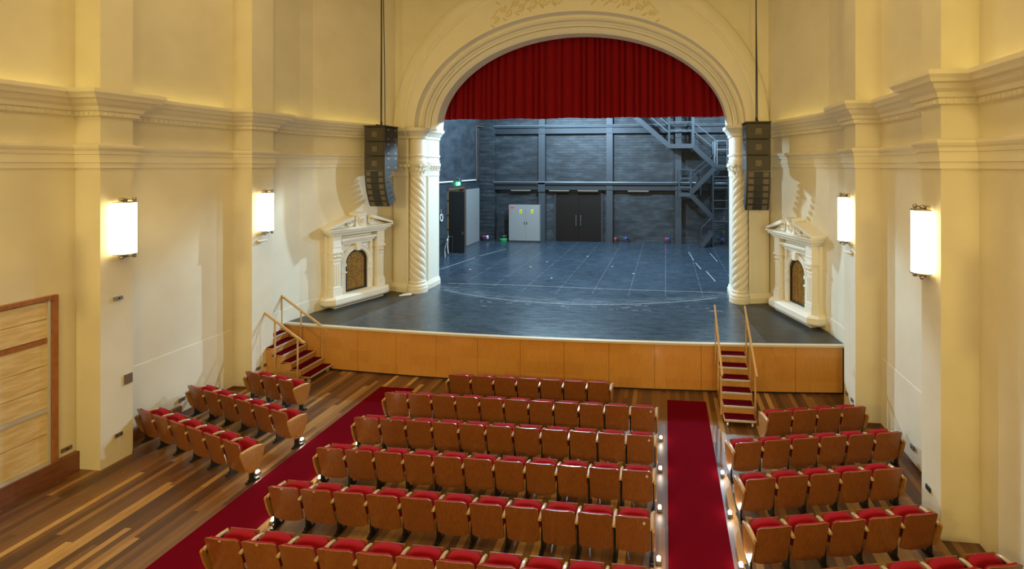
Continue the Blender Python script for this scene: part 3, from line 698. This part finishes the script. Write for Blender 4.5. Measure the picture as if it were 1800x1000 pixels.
# ---------------------------------------------------------------- stage stairs
def stairs(loc, rz, label, width=.78, w_rail=True):
    t = thing('stage_stairs', label, 'stairs', loc, rz)
    # local: x across, y towards the stage (top), origin at the front foot
    R_ = HS/7; G = .272; hw = width/2
    for k_ in range(6):
        z = R_*(k_+1); y = k_*G
        b = MB(); b.box(-hw, hw, y-.02, y+G+.02, z-.035, z); tr = b.build('tread', 'stair', t, bevel=.004)
        b = MB(); b.box(-hw+.02, hw-.02, y, y+G, z, z+.012); b.build('carpet_pad', 'stair_carpet', tr)
        b = MB(); b.box(-hw+.02, hw-.02, y-.027, y-.018, z-.03, z+.012); b.build('nosing', 'alu', tr)
        if k_: 
            b = MB(); b.box(-hw+.02, hw-.02, y, y+.018, z-R_, z-.035); b.build('riser', 'stair', t)
    top = 6*G
    for s_ in (-1, 1):
        b = MB(); pl = [(.0+G, .10), (G, R_*1-.03+.0)]
        pl = [(.16, .09), (.16, R_-.02)]
        for k_ in range(1, 6): pl += [(k_*G-.01, R_*k_), (k_*G-.01, R_*(k_+1)-.034)]
        pl += [(top, 6*R_-.034), (top, .09)]
        x_ = s_*hw; b.prism(pl, min(x_, x_-s_*.025), max(x_, x_-s_*.025), 'x'); b.build('side_panel', 'stair', t)
        # handrail
        def rz_(y): return .90+R_+(y/G)*R_
        xx = s_*(hw+.03)
        b = MB(); b.bar((xx, .12, rz_(.02)), (xx, top+.16, rz_(.02)+(top+.04)/G*R_), .045, .06); b.build('handrail', 'rail', t, bevel=.012)
        for yy in (.32, .98, top-.05):
            zb = max(.12, (yy/G)*R_*1.0-.25); b = MB(); b.bar((xx, yy, zb), (xx, yy, rz_(yy)-.05), .035, .03); b.build('baluster', 'rail', t, bevel=.004)
    for s_ in (-1, 1):
        for yy in (.08, top-.2):
            b = MB()
            mx = Matrix.Translation((s_*(hw-.08), yy, .045)) @ Matrix.Rotation(math.pi/2, 4, 'Y')
            v0 = len(b.v); b.lathe([(.0001, -.015), (.045, -.015), (.045, .015), (.0001, .015)], n=14)
            b.v = [tuple(mx @ Vector(p)) for p in b.v]
            b.box(s_*(hw-.08)-.02, s_*(hw-.08)+.02, yy-.03, yy+.03, .08, .145); b.build('caster', 'alu', t)
    b = MB(); b.box(-hw+.05, hw-.05, .05, top-.02, .10, .135); b.build('base_board', 'stair', t)
    return t
stairs((1.645, 10.83, 0), 0, 'wheeled plywood stairs with red treads in front of the stage, right', .70)
stairs((-9.42, 12.16, 0), math.radians(90), 'wheeled plywood stairs with red treads against the left end of the stage', .86)
# ---------------------------------------------------------------- seats
def grid_solid(b, X, Z, yf, th):
    # panel from parameter grids; X(u,v), Z(u,v); yf(x,z)-> y ; thickness th towards +y
    nu, nv = len(X), len(Z)
def panel(w_, z0, z1, yb, yt, th, round_top=.03, round_bot=.05, bulge=.02, drop=.0, nu=10, nv=8, puff=0):
    b = MB(); F = []; Bk = []
    for j in range(nv+1):
        f = j/nv; rowf = []; rowb = []
        for i in range(nu+1):
            g = -1+2*i/nu
            z = z0+(z1-z0)*f
            # rounded corners: pull the ends down / up
            e = max(0, (abs(g)-.75)/.25)
            z -= (round_top*e*e*max(0, (f-.5)*2)**2)
            z += (round_bot*e*e*max(0, (.5-f)*2)**2)
            z += drop*(1-g*g)*(-1)*(1-f)
            ty = yb+(yt-yb)*f - bulge*(1-g*g)
            pf = puff*(1-g**4)*(1-(2*f-1)**4)
            rowb.append((g*w_/2, ty, z)); rowf.append((g*w_/2, ty+th+pf, z))
        F.append(rowf); Bk.append(rowb)
    nv1 = nv+1; nu1 = nu+1
    v = [p for r in Bk for p in r]+[p for r in F for p in r]; o = nv1*nu1; f = []
    for j in range(nv):
        for i in range(nu):
            a = j*nu1+i; f.append((a, a+1, a+1+nu1, a+nu1)); f.append((o+a, o+a+nu1, o+a+nu1+1, o+a+1))
    for i in range(nu): f.append((i, o+i, o+i+1, i+1)); a = nv*nu1+i; f.append((a, a+1, o+a+1, o+a))
    for j in range(nv): a = j*nu1; f.append((a, a+nu1, o+a+nu1, o+a)); a += nu; f.append((a, o+a, o+a+nu1, a+nu1))
    return b.add(v, f)
SM = {}
SM['back_panel'] = panel(.498, .20, .785, -.075, -.205, .016, .022, .016, .022, .015).mesh('back_panel', 'seatwood', 40)
SM['back_cushion'] = panel(.470, .34, .776, -.04, -.188, .035, .03, .03, .020, 0, puff=.02).mesh('back_cushion', 'velvet', 60)
# tipped-up seat: rounded red pad in front of the back
def pad():
    b = MB(); rings = []; n = 24; c0 = -.03
    outl = []
    hw, z0, z1 = .238, .33, .660
    for i in range(13): a = math.pi*i/12; outl.append((hw*math.cos(a)*(1 if abs(math.cos(a)) < .99 else 1), z1-.10+.10*math.sin(a)**.8))
    outl += [(-hw, z0+.03), (-hw+.03, z0), (hw-.03, z0), (hw, z0+.03)]
    for y, s_ in ((0, .90), (.012, .97), (.04, 1), (.085, 1), (.112, .97), (.125, .90)):
        cz = (z0+z1)/2; rings.append([(x*s_, y+c0+(z-z0)*.22, cz+(z-cz)*s_) for x, z in outl])
    return b.rings(rings)
SM['seat_pad'] = pad().mesh('seat_pad', 'velvet', 60)
b = MB(); b.box(-.225, .225, .024, .038, .36, .66, Matrix.Rotation(math.radians(-12.4), 4, 'X')); SM['seat_board'] = b.mesh('seat_board', 'seatwood')
b = MB(); rg = []
for i in range(9):
    f = i/8; y = -.19+.36*f; z = .605+.012*math.sin(f*math.pi)+(.0 if f < .8 else -.02*(f-.8)*5); w_ = .046+.010*math.sin(f*math.pi)
    rg.append([(-w_/2, y, z-.015), (-w_/2, y, z+.010), (-w_/2+.012, y, z+.022), (w_/2-.012, y, z+.022), (w_/2, y, z+.010), (w_/2, y, z-.015)])
b.rings(rg); SM['armrest'] = b.mesh('armrest', 'armwood', 40)
b = MB(); b.box(-.016, .016, -.045, .035, .03, .59); b.box(-.016, .016, -.14, .09, .52, .59); b.box(-.030, .030, -.10, .12, 0, .03); b.box(-.024, .024, -.06, .05, .03, .06); SM['leg'] = b.mesh('leg', 'iron')
pl = [(-.20, .655), (-.19, .63)]
pl = [(-.215, .60), (-.17, .42), (-.11, .27), (-.06, .215), (.0, .20), (.06, .215), (.11, .26), (.155, .36), (.185, .48), (.20, .60), (.195, .625), (-.20, .625)]
b = MB(); b.prism(pl, -.016, .016, 'x'); SM['end_panel'] = b.mesh('end_panel', 'endwood')
b = MB(); b.lathe([(.0001, 0), (.021, 0), (.021, .004), (.0001, .004)], n=14); b.v = [(x, -z, y) for x, y, z in b.v]; SM['number_disc'] = b.mesh('number_disc', 'lip')
b = MB(); b.lathe([(.0001, 0), (.018, 0), (.018, .004), (.0001, .004)], n=10); b.v = [(x*1.2, -z, y*.6) for x, y, z in b.v]; SM['brass_tag'] = b.mesh('brass_tag', 'lip')
PITCH = .548
def seat(x, y, rz, label, group, pitch=PITCH, left_end=False, right_end=False, disc=False, mark=False):
    t = thing('theatre_seat', label, 'seat', (x, y, 0), rz, group)
    for k_ in ('back_panel', 'back_cushion', 'seat_pad', 'seat_board'): place(k_, SM[k_], t)
    h = pitch/2
    place('armrest', SM['armrest'], t, (h, 0, 0)); place('leg', SM['leg'], t, (h, 0, 0))
    if left_end: place('armrest', SM['armrest'], t, (-h, 0, 0)); place('leg', SM['leg'], t, (-h, 0, 0)); place('end_panel', SM['end_panel'], t, (-h-.022, 0, -.02))
    if right_end: place('end_panel', SM['end_panel'], t, (h+.022, 0, -.02))
    if disc: place('number_disc', SM['number_disc'], t, (.165, -.2075, .70))
    if mark: place('brass_tag', SM['brass_tag'], t, (.0, -.222, .765))
    return t
ORD = ['first', 'second', 'third', 'fourth', 'fifth', 'sixth', 'seventh', 'eighth', 'ninth', 'tenth', 'eleventh']
RY = {1: 11.2, 2: 10.17, 3: 9.12, 4: 8.08, 5: 7.04, 6: 6.0}
for r, y in RY.items():
    n, xs0, pt = (7, -4.95, .565) if r == 1 else (11, -5.95, .548)
    for i in range(n):
        seat(xs0+pt*i, y, 0, 'red folding theatre seat, %s from left in the %s row of the centre block' % (ORD[i], ORD[r-1] if r < 6 else 'nearest'),
             'seats of the centre block', pt, i == 0, i == n-1, disc=(i == n-1 and r > 1), mark=(i < 2 and r > 2))
def side_row(x, y, deg, n, pitch, lab, grp):
    a = math.radians(deg); u = Vector((math.cos(a), math.sin(a))); nn = Vector((-math.sin(a), math.cos(a)))
    for i in range(n):
        p = Vector((x, y))+nn*.2+u*(pitch*(i+.5))
        seat(p.x, p.y, a, 'red folding theatre seat, %s from left in the %s' % (ORD[i], lab), grp, pitch, i == 0, i == n-1)
RB = 'seats of the angled right block'; LB = 'seats of the angled left block'
side_row(2.08, 10.05, 13, 4, .54, 'front row of the right block', RB)
side_row(1.24, 8.86, 13, 6, .552, 'second row of the right block', RB)
side_row(1.26, 7.84, 13, 5, .552, 'third row of the right block', RB)
side_row(1.24, 6.80, 13, 5, .556, 'fourth row of the right block', RB)
side_row(1.26, 5.84, 13, 6, .556, 'nearest row of the right block', RB)
side_row(-10.28, 10.64, -15, 3, .58, 'front row of the left block', LB)
side_row(-10.93, 9.80, -15.5, 6, .572, 'middle row of the left block', LB)
side_row(-10.93, 8.74, -16, 6, .575, 'nearest row of the left block', LB)
# ---------------------------------------------------------------- aisle lights
def aisle(x, y, sgn, label, power=2.2):
    t = thing('aisle_light', label, 'aisle light', (x, y, 0), 0, 'small aisle lights')
    b = MB(); b.box(-.035, .035, -.05, .05, 0, .055); b.build('housing', 'steelgrey', t, bevel=.006)
    b = MB(); b.sphere((0, 0, .065), .030, 10); b.build('lens', 'bulb', t, 40)
    l = light('aisle_glow', 'POINT', (0, 0, .15), power, (1, .86, .66), .035); l.parent = t
for i, y in enumerate((10.17, 9.14, 8.09, 7.03, 6.0)):
    aisle(-.10, y, 1, 'small lit aisle light at the right end of the centre block, %s row' % (ORD[i+1] if i < 4 else 'nearest'))
for i, y in enumerate((9.24, 8.16, 7.10, 6.14)):
    aisle(-6.34, y, -1, 'small lit aisle light at the left end of the centre block, %s row' % (ORD[i+2] if i < 3 else 'nearest'))
for x, y, lb in ((1.06, 9.14, 'second'), (1.06, 8.10, 'third'), (1.08, 7.06, 'fourth')):
    aisle(x, y, -1, 'small lit aisle light at the left end of the right block, %s row' % lb)
for x, y, lb in ((-7.60, 9.25, 'middle'), (-7.62, 8.17, 'nearest')):
    aisle(x, y, 1, 'small lit aisle light at the right end of the left block, %s row' % lb)
# ---------------------------------------------------------------- left side door and wall fittings
XW = U(8.02)
d = MB(); d.box(XW, XW+.10, 5.15, 7.94, 0, .35); tag(d.build('timber_kerb', 'plinth', bevel=.006), 'dark reddish timber kerb under the plywood door', 'kerb')
dr = thing('door_1', 'pale plywood sliding door in a red brown frame, left wall', 'door', (XW, 5.2, .35), kind='structure')
b = MB(); b.box(0, .09, 2.34, 2.43, 0, 3.08); b.box(0, .09, .09, 2.34, 3.0, 3.08); b.box(0, .09, 0, .09, 0, 3.08); b.build('door_frame', 'doorframe', dr, bevel=.006)
for i, (z0, z1) in enumerate(((.06, .56), (.57, .97), (1.05, 1.40), (1.41, 1.82), (1.83, 2.22), (2.32, 2.66), (2.67, 2.98))):
    b = MB(); b.box(.01, .04, .10, 2.29, z0, z1); b.build('plywood_board', 'doorply', dr, bevel=.003)
b = MB(); b.box(.0, .055, .10, 2.33, 2.225, 2.31); b.build('transom_rail', 'doorframe', dr)
b = MB(); b.box(0, .06, 2.29, 2.335, .0, 3.0); b.box(0, .06, .09, 2.29, .0, .055); b.box(0, .06, .09, 2.29, .975, 1.045); b.build('aluminium_rail', 'alu', dr)
def plate(name, side, y, z, w_, h, m, label, cat, u=7.47, dpt=.025, holes=0):
    t = MB(); x0 = A+side*u; x1 = x0-side*dpt
    t.box(min(x0, x1), max(x0, x1), y-w_/2, y+w_/2, z-h/2, z+h/2); o = t.build(name, m, bevel=.004); tag(o, label, cat)
    if holes:
        b = MB()
        for i in range(holes):
            yy = y-w_/2+w_*(i+.5)/holes; xx = x1-side*.002
            b.box(min(x1, xx), max(x1, xx), yy-w_*.12, yy+w_*.12, z-h*.22, z+h*.22)
        h_ = b.build('socket_face', 'rubber', o)
    return o
b = MB(); b.box(XW, XW+.09, 8.55, 9.9, 0, .24); tag(b.build('skirting_duct', 'skirt', bevel=.006), 'dark brown low skirting duct at the wall beside the nearest left seat row', 'duct')
plate('wall_plate', -1, 8.41, 1.55, .14, .19, 'plate', 'square brown metal plate on the nearest left pilaster', 'wall plate')
plate('junction_box', -1, 8.22, 3.21, .14, .07, 'steelgrey', 'small grey box below the lamp on the nearest left pilaster', 'box', dpt=.05, holes=1)
plate('wall_socket', -1, 8.24, .52, .13, .075, 'plate', 'brown double socket low on the nearest left pilaster', 'socket', holes=2)
plate('wall_socket', -1, 9.94, .36, .15, .085, 'plate', 'brown socket on the left wall behind the nearest seat row', 'socket', u=7.985, holes=1)
plate('wall_socket', -1, 7.58, .46, .16, .075, 'plate', 'brown socket beside the plywood door frame, nearer of the pair', 'socket', u=8.02, holes=1)
plate('wall_socket', -1, 7.80, .46, .16, .075, 'plate', 'brown socket by the kerb end, farther of the pair', 'socket', u=8.02, holes=1)
plate('wall_socket', -1, 11.48, .46, .12, .075, 'plate', 'brown socket beside the left stage stairs, nearer the seats', 'socket', holes=1)
plate('wall_socket', -1, 11.72, .46, .12, .075, 'plate', 'brown socket beside the left stage stairs, nearer the steps', 'socket', holes=1)
plate('wall_socket', 1, 8.28, .58, .13, .075, 'rubber', 'dark socket low on the nearest right pilaster', 'socket')
plate('wall_socket', 1, 9.85, .36, .13, .085, 'plate', 'brown socket on the right wall beyond the seat rows', 'socket', u=7.985, holes=1)
plate('wall_socket', 1, 11.46, .46, .11, .075, 'plate', 'brown socket on the right stage pilaster, nearer the seats', 'socket', holes=1)
plate('wall_socket', 1, 11.78, .46, .11, .075, 'plate', 'brown socket on the right stage pilaster, nearer the stage', 'socket', holes=1)
for s_, lb in ((-1, 'small white spotlight below the left lamp beside the stage'), (1, 'small white spotlight below the right lamp beside the stage')):
    t = thing('wall_spotlight', lb, 'spotlight', (A+s_*7.47, 11.52, 3.82))
    b = MB(); x1 = -s_*.03; b.box(min(0, x1), max(0, x1), -.04, .04, -.04, .04); b.build('mount', 'nickel', t)
    b = MB(); b.tube([(-s_*.03, -.08, 0), (-s_*.08, -.02, 0), (-s_*.09, .14, .01)], .035, 10); b.build('lamp_body', 'white', t, 40)
# small fixture on the upper left splayed wall and on right speaker side
# ---------------------------------------------------------------- things on stage
cb_ = thing('electrical_cabinet', 'pale grey metal cabinet with yellow stickers against the stage back wall', 'cabinet', (-8.42, 28.13, HS+.005))
b = MB(); b.box(-.95, .95, -.30, .02, 0, .06); b.build('plinth', 'dark_steel', cb_)
b = MB(); b.box(-.95, .95, -.28, .02, .06, 2.22); b.build('body', 'cabinet', cb_, bevel=.01)
for s_ in (-1, 1):
    b = MB(); b.box(min(s_*.012+.1, s_*.94), max(s_*.012+.1, s_*.94), -.30, -.28, .09, 2.19) if 0 else b.box(*(sorted((.10+s_*.006, s_*.94))), -.30, -.28, .09, 2.19)
    dd = b.build('door', 'cabinet', cb_, bevel=.004)
    b = MB(); b.box(.10+s_*.07-.015, .10+s_*.07+.015, -.33, -.30, 1.05, 1.22); b.build('handle', 'rubber', dd)
    xx = -.20 if s_ < 0 else .50
    b = MB(); b.box(xx-.07, xx+.07, -.304, -.30, 1.72, 1.95); b.build('warning_sticker', 'yellow', dd, label='yellow warning sticker')
    b = MB(); b.prism([(xx-.04, 1.79), (xx+.04, 1.79), (xx, 1.88)], -.306, -.304, 'y'); b.build('warning_triangle', 'rubber', dd)
b = MB(); b.box(-.86, -.60, -.306, -.30, 2.02, 2.12); b.build('red_sticker', 'redsign', cb_)
b = MB()
for i in range(2):
    for j in range(4): b.sphere((-.86+.06*i, -.305, 1.70+.08*j), .018, 6)
b.build('indicator', 'redsign', cb_)
dd = thing('door_2', 'dark brown double doors in the stage back wall', 'door', (-5.22, 28.48, HS), kind='structure')
b = MB(); b.box(-1.50, -1.38, -.08, .02, 0, 3.02); b.box(1.38, 1.50, -.08, .02, 0, 3.02); b.box(-1.5, 1.5, -.08, .02, 2.95, 3.07); b.build('door_frame', 'dark_steel', dd)
for s_ in (-1, 1):
    b = MB(); b.box(*sorted((s_*.005, s_*1.38)), -.05, .0, .01, 2.95)
    for z in (.9, 1.9): b.box(*sorted((s_*.05, s_*1.33)), -.055, -.05, z, z+.03)
    lf = b.build('door_leaf', 'brown_door', dd)
    b = MB(); b.tube([(s_*.14, -.14, .95), (s_*.14, -.14, 1.60)], .022, 8)
    for z in (1.0, 1.55): b.tube([(s_*.14, -.14, z), (s_*.14, -.05, z)], .012, 6)
    b.build('pull_handle', 'chrome', lf)
for i, x in enumerate((-8.72, -6.35, -4.6, -1.6)):
    t = thing('strip_light', ['unlit tube batten above the grey cabinet', 'unlit tube batten over the left half of the brown doors', 'unlit tube batten over the right half of the brown doors', 'unlit tube batten under the beam right of the brown doors'][i], 'strip light', (x, 28.15, 4.36), 0, 'tube battens under the low beam')
    b = MB(); b.box(-.62, .62, -.04, .05, -.04, .0); b.build('housing', 'tan', t)
    b = MB(); b.tube([(-.58, 0, -.06), (.58, 0, -.06)], .018, 8); b.build('tube', 'tan', t)
# side doors
dl = thing('door_3', 'open double doors of the stage left wall, one black and one white leaf', 'door', (X0, 23.85, HS+.004), kind='structure')
b = MB(); b.box(-.28, .03, -.05, .02, 0, 3.36); b.box(-.28, .03, 2.05, 2.12, 0, 3.36); b.box(-.28, .03, -.05, 2.12, 3.28, 3.38); b.build('door_frame', 'copper', dl)
b = MB(); b.box(.04, .90, -.05, .0, .02, 3.22); bl = b.build('black_leaf', 'black_door', dl, label='black door leaf standing open')
b = MB(); b.box(.01, .05, -.065, -.05, .02, 3.22); b.build('lit_gap_strip', 'hinge', bl)  # warm corridor light in the hinge gap, painted as an orange strip
b = MB()
for z in (.45, 1.2, 1.95, 2.7): b.box(.0, .07, -.075, -.06, z, z+.07)
b.build('hinge', 'iron', bl)
b = MB(); b.box(.80, .85, -.09, -.05, 1.0, 1.15); b.build('handle', 'chrome', bl)
b = MB(); b.box(.04, .09, 2.14, 4.02, .02, 3.22); wl = b.build('white_leaf', 'cabinet', dl, label='white door leaf folded back on the wall')
b = MB(); b.box(.09, .10, 3.55, 3.60, 1.1, 1.5); b.build('handle', 'steelgrey', wl)
ex = thing('exit_sign', 'glowing green exit sign over the open black door', 'sign', (X0, 24.95, 4.84))
b = MB(); b.box(.02, .10, -.20, .20, -.10, .10); b.build('lit_box', 'exit', ex, bevel=.01)
b = MB()      # running figure and arrow in white
b.sphere((.102, -.06, .055), .016, 8); b.bar((.102, -.06, .03), (.102, -.075, -.02), .02); b.bar((.102, -.075, -.02), (.102, -.11, -.06), .014); b.bar((.102, -.075, -.02), (.102, -.04, -.06), .014); b.bar((.102, -.06, .02), (.102, -.03, .0), .012)
b.bar((.102, .02, 0), (.102, .12, 0), .018); b.prism([(.10, .035), (.10, -.035), (.15, 0)], .099, .106, 'x'); b.build('pictogram', 'exitw', ex)
b = MB(); b.tube([(0, 0, .30), (.14, 0, .30), (.14, 0, .10)], .03, 8); b.build('bracket', 'pipe', ex)
for i, (y0, y1) in enumerate(((22.6, 24.2), (25.4, 27.3))):
    t = thing('tube_light', ['slim white tube on the stage left wall, before the exit sign', 'slim white tube on the stage left wall, beyond the exit sign'][i], 'tube light', (X0+.06, y0, 4.98), 0, 'white tubes beside the exit sign')
    b = MB(); b.tube([(0.02, 0, 0), (0.02, y1-y0, 0)], .04, 8); b.build('tube', 'white', t)
    b = MB(); b.box(-.06, .0, .1, .16, -.03, .03); b.box(-.06, 0, y1-y0-.16, y1-y0-.1, -.03, .03); b.build('clip', 'iron', t)
b = MB(); b.tube([(X0+.05, 27.5, 4.9), (X0+.05, 27.45, 8.2)], .03, 6); b.tube([(X0+.05, 27.45, 8.2), (X0+.3, 28.0, 8.2)], .03, 6); tag(b.build('vertical_conduit', 'copper'), 'rusty vertical pipe in the left back corner of the stage', 'pipe')
t = thing('cable_hank', 'white coiled cable hanging on the stage left wall beside the column', 'cable', (X0+.03, 22.95, 3.2))
b = MB(); b.tube([(.05, .13*math.cos(a*math.pi/10), .17*math.sin(a*math.pi/10)) for a in range(21)], .03, 8, False); b.build('coil', 'white', t, 40)
b = MB(); b.box(-.03, .04, -.05, .05, .22, .42); b.build('hook_box', 'steelgrey', t)
t = thing('cable_hank', 'white cable draped on a low rail by the black door', 'cable', (X0+.05, 22.9, HS))
b = MB(); b.tube([(.25, .0, .0), (.22, .0, .35), (.3, .1, .8), (.28, .3, .98), (.2, .35, .5), (.25, .35, .1)], .022, 8); b.build('loose_cable', 'white', t, 40)
b = MB(); b.tube([(0, -.3, .95), (.35, -.3, .95), (.35, .6, .95), (0, .6, .95)], .02, 6); b.tube([(.35, .6, .95), (.35, .6, 0)], .02, 6); b.tube([(.35, -.3, .95), (.35, -.3, 0)], .02, 6); b.build('rail', 'dark_steel', t)
for i, (x, y, ms, lb) in enumerate(((-10.95, 27.93, ('redpl', 'blue', 'white'), 'red, blue and white power connectors in the left back corner'), (-2.95, 28.02, ('redpl', 'rubber'), 'red power connectors right of the brown doors'),
                               (-2.35, 28.3, ('blue', 'rubber'), 'blue power connector on the back wall'), (.02, 28.3, ('redpl', 'blue'), 'red and blue power connectors beside the staircase column'), (3.25, 28.3, ('blue',), 'single blue connector under the steel stairs'))):
    t = thing('power_connector', lb, 'connector', (x, y, HS+.26)); t.scale = (.7, .7, .78)
    for j, m_ in enumerate(ms):
        b = MB(); b.tube([(j*.16, 0, 0), (j*.16, -.12, .05)], .065, 10); b.box(j*.16-.07, j*.16+.07, -.02, .08, -.14, .12); b.build('plug', m_, t, 40)
    b = MB(); b.box(-.08, .16*len(ms)-.08, .0, .2, -.32, -.14); b.build('floor_box', 'rubber', t)
t = thing('storage_tub', 'green and grey bundle on the floor left of the cabinet', 'bundle', (-9.75, 28.0, HS+.004))
b = MB(); b.lathe([(.0001, 0), (.22, 0), (.24, .12), (.18, .2), (.0001, .2)], n=16); b.build('tub', 'greenp', t, 40)
b = MB(); b.sphere((0, 0, .28), .18, 10, .7); b.sphere((.1, .02, .33), .12, 10, .7); b.build('folded_cloth', 'dark_steel', t, 40)
for i, (x, h_) in enumerate(((-10.15, 2.4), (-10.05, 1.9))):
    b = MB(); b.tube([(x, 27.95, HS+.004), (x+.02, 28.15, HS+h_)], .025, 6); tag(b.build('leaning_pole', 'dark_steel'), ['taller dark pole leaning left of the grey cabinet', 'shorter dark pole leaning left of the grey cabinet'][i], 'pole')
t = thing('white_box', 'small white object lying at the foot of the left twisted column', 'object', (-9.08, 15.85, HS+.004), .5)
b = MB(); b.box(-.2, .2, -.05, .05, 0, .04); b.box(-.1, .22, -.02, .08, .04, .06); b.build('body', 'white', t, bevel=.01)
# ---------------------------------------------------------------- steel staircase at the back right of the stage
ss = thing('steel_staircase', 'grey steel zigzag staircase hanging at the right of the stage', 'staircase', (0, 0, 0))
Yf, Yb = 27.0, 27.9
def flight(p, q, dark, n=9):
    m_ = 'dark_steel' if dark else 'grey_steel'
    for y in (Yf, Yb): g = MB(); g.bar((p[0], y, p[1]), (q[0], y, q[1]), .06, .26); g.build('stringer', m_, ss)
    for i in range(n):
        g = MB(); f = (i+.5)/n; g.box(p[0]+(q[0]-p[0])*f-.13, p[0]+(q[0]-p[0])*f+.13, Yf, Yb, p[1]+(q[1]-p[1])*f+.02, p[1]+(q[1]-p[1])*f+.06)
        g.build('tread', m_, ss)
def rail(pts, off, ys=(Yf,), m_='pipe', r=.028, nm='guard_rail'):
    for y in ys:
        for o in off: g = MB(); g.tube([(x, y, z+o) for x, z in pts], r, 8); g.build(nm, m_, ss)
def post(x, z0, z1, ys=(Yf, Yb), m_='pipe', r=.03, w_=None):
    for y in ys:
        g = MB()
        if w_: g.box(x-w_/2, x+w_/2, y-w_/2, y+w_/2, z0, z1)
        else: g.tube([(x, y, z0), (x, y, z1)], r, 8)
        g.build('post', m_, ss)
g = MB(); g.box(.1, 1.60, Yf-.04, Yb+.04, 6.80, 7.05); g.build('upper_landing', 'grey_steel', ss)
post(.19, 6.8, 10.2, w_=.12, m_='grey_steel'); post(1.53, 6.8, 10.2, w_=.12, m_='grey_steel')
rail([(.19, 7.8), (1.53, 7.8)], (0, .47, 1.0), (Yf, Yb))
flight((.15, 6.98), (-2.1, 8.95), False); rail([(.15, 7.7), (-2.1, 9.7)], (0, .45))
flight((1.58, 6.85), (2.75, 5.78), True); rail([(1.55, 7.75), (2.78, 6.72)], (0, .5))
g = MB(); g.box(2.70, 3.60, Yf-.04, Yb+.04, 5.72, 5.90); g.build('middle_landing', 'dark_steel', ss)
rail([(2.78, 6.72), (3.55, 6.72)], (0, .5), (Yf, Yb)); post(2.70, 5.8, 7.2); post(2.84, 5.8, 7.2); post(3.5, 5.8, 7.2)
flight((2.72, 5.70), (1.40, 4.30), True); rail([(2.7, 6.2), (1.5, 5.2)], (0, .3), m_='dark_steel')
g = MB(); g.box(.72, 1.44, Yf-.04, Yb+.04, 4.10, 4.30); g.build('lower_landing', 'grey_steel', ss)
post(.77, 4.1, 5.6, m_='grey_steel'); post(1.42, 4.1, 5.6, m_='grey_steel'); rail([(.77, 4.6), (1.42, 4.6)], (0, .5, 1.0), (Yf, Yb), 'grey_steel')
rail([(1.42, 5.6), (1.95, 5.5), (1.95, 4.2)], (0,), m_='dark_steel')
flight((1.44, 4.15), (2.62, 2.95), True); flight((2.6, 2.15), (1.98, HS+.06), False, 4); rail([(2.62, 3.0), (1.98, 2.35)], (0,), m_='grey_steel'); post(1.98, HS+.004, 2.35, m_='grey_steel', ys=(Yf,))
post(2.62, HS+.004, 5.8, m_='dark_steel', w_=.07); post(3.45, HS+.004, 5.8, m_='dark_steel', w_=.07)
g = MB()
for z in (5.2, 5.0, 4.8, 4.6): g.box(2.66, 3.42, Yf, Yf+.25, z, z+.04)
for z in (3.9, 3.45, 2.75): g.tube([(2.62, Yf, z), (3.45, Yf, z)], .02, 6)
for z in (2.35, 2.5, 2.2): g.box(2.7, 3.25, Yf+.2, Yf+.5, z, z+.04)
g.box(2.6, 3.5, Yf-.05, Yb, HS+.004, HS+.08); g.build('rungs', 'grey_steel', ss)
g = MB(); g.bar((2.6, Yf, 1.5), (1.7, Yf, 1.5), .0001) if 0 else g.tube([(2.66, Yf, 2.2), (3.4, Yf, 1.4)], .02, 6); g.build('brace', 'dark_steel', ss)
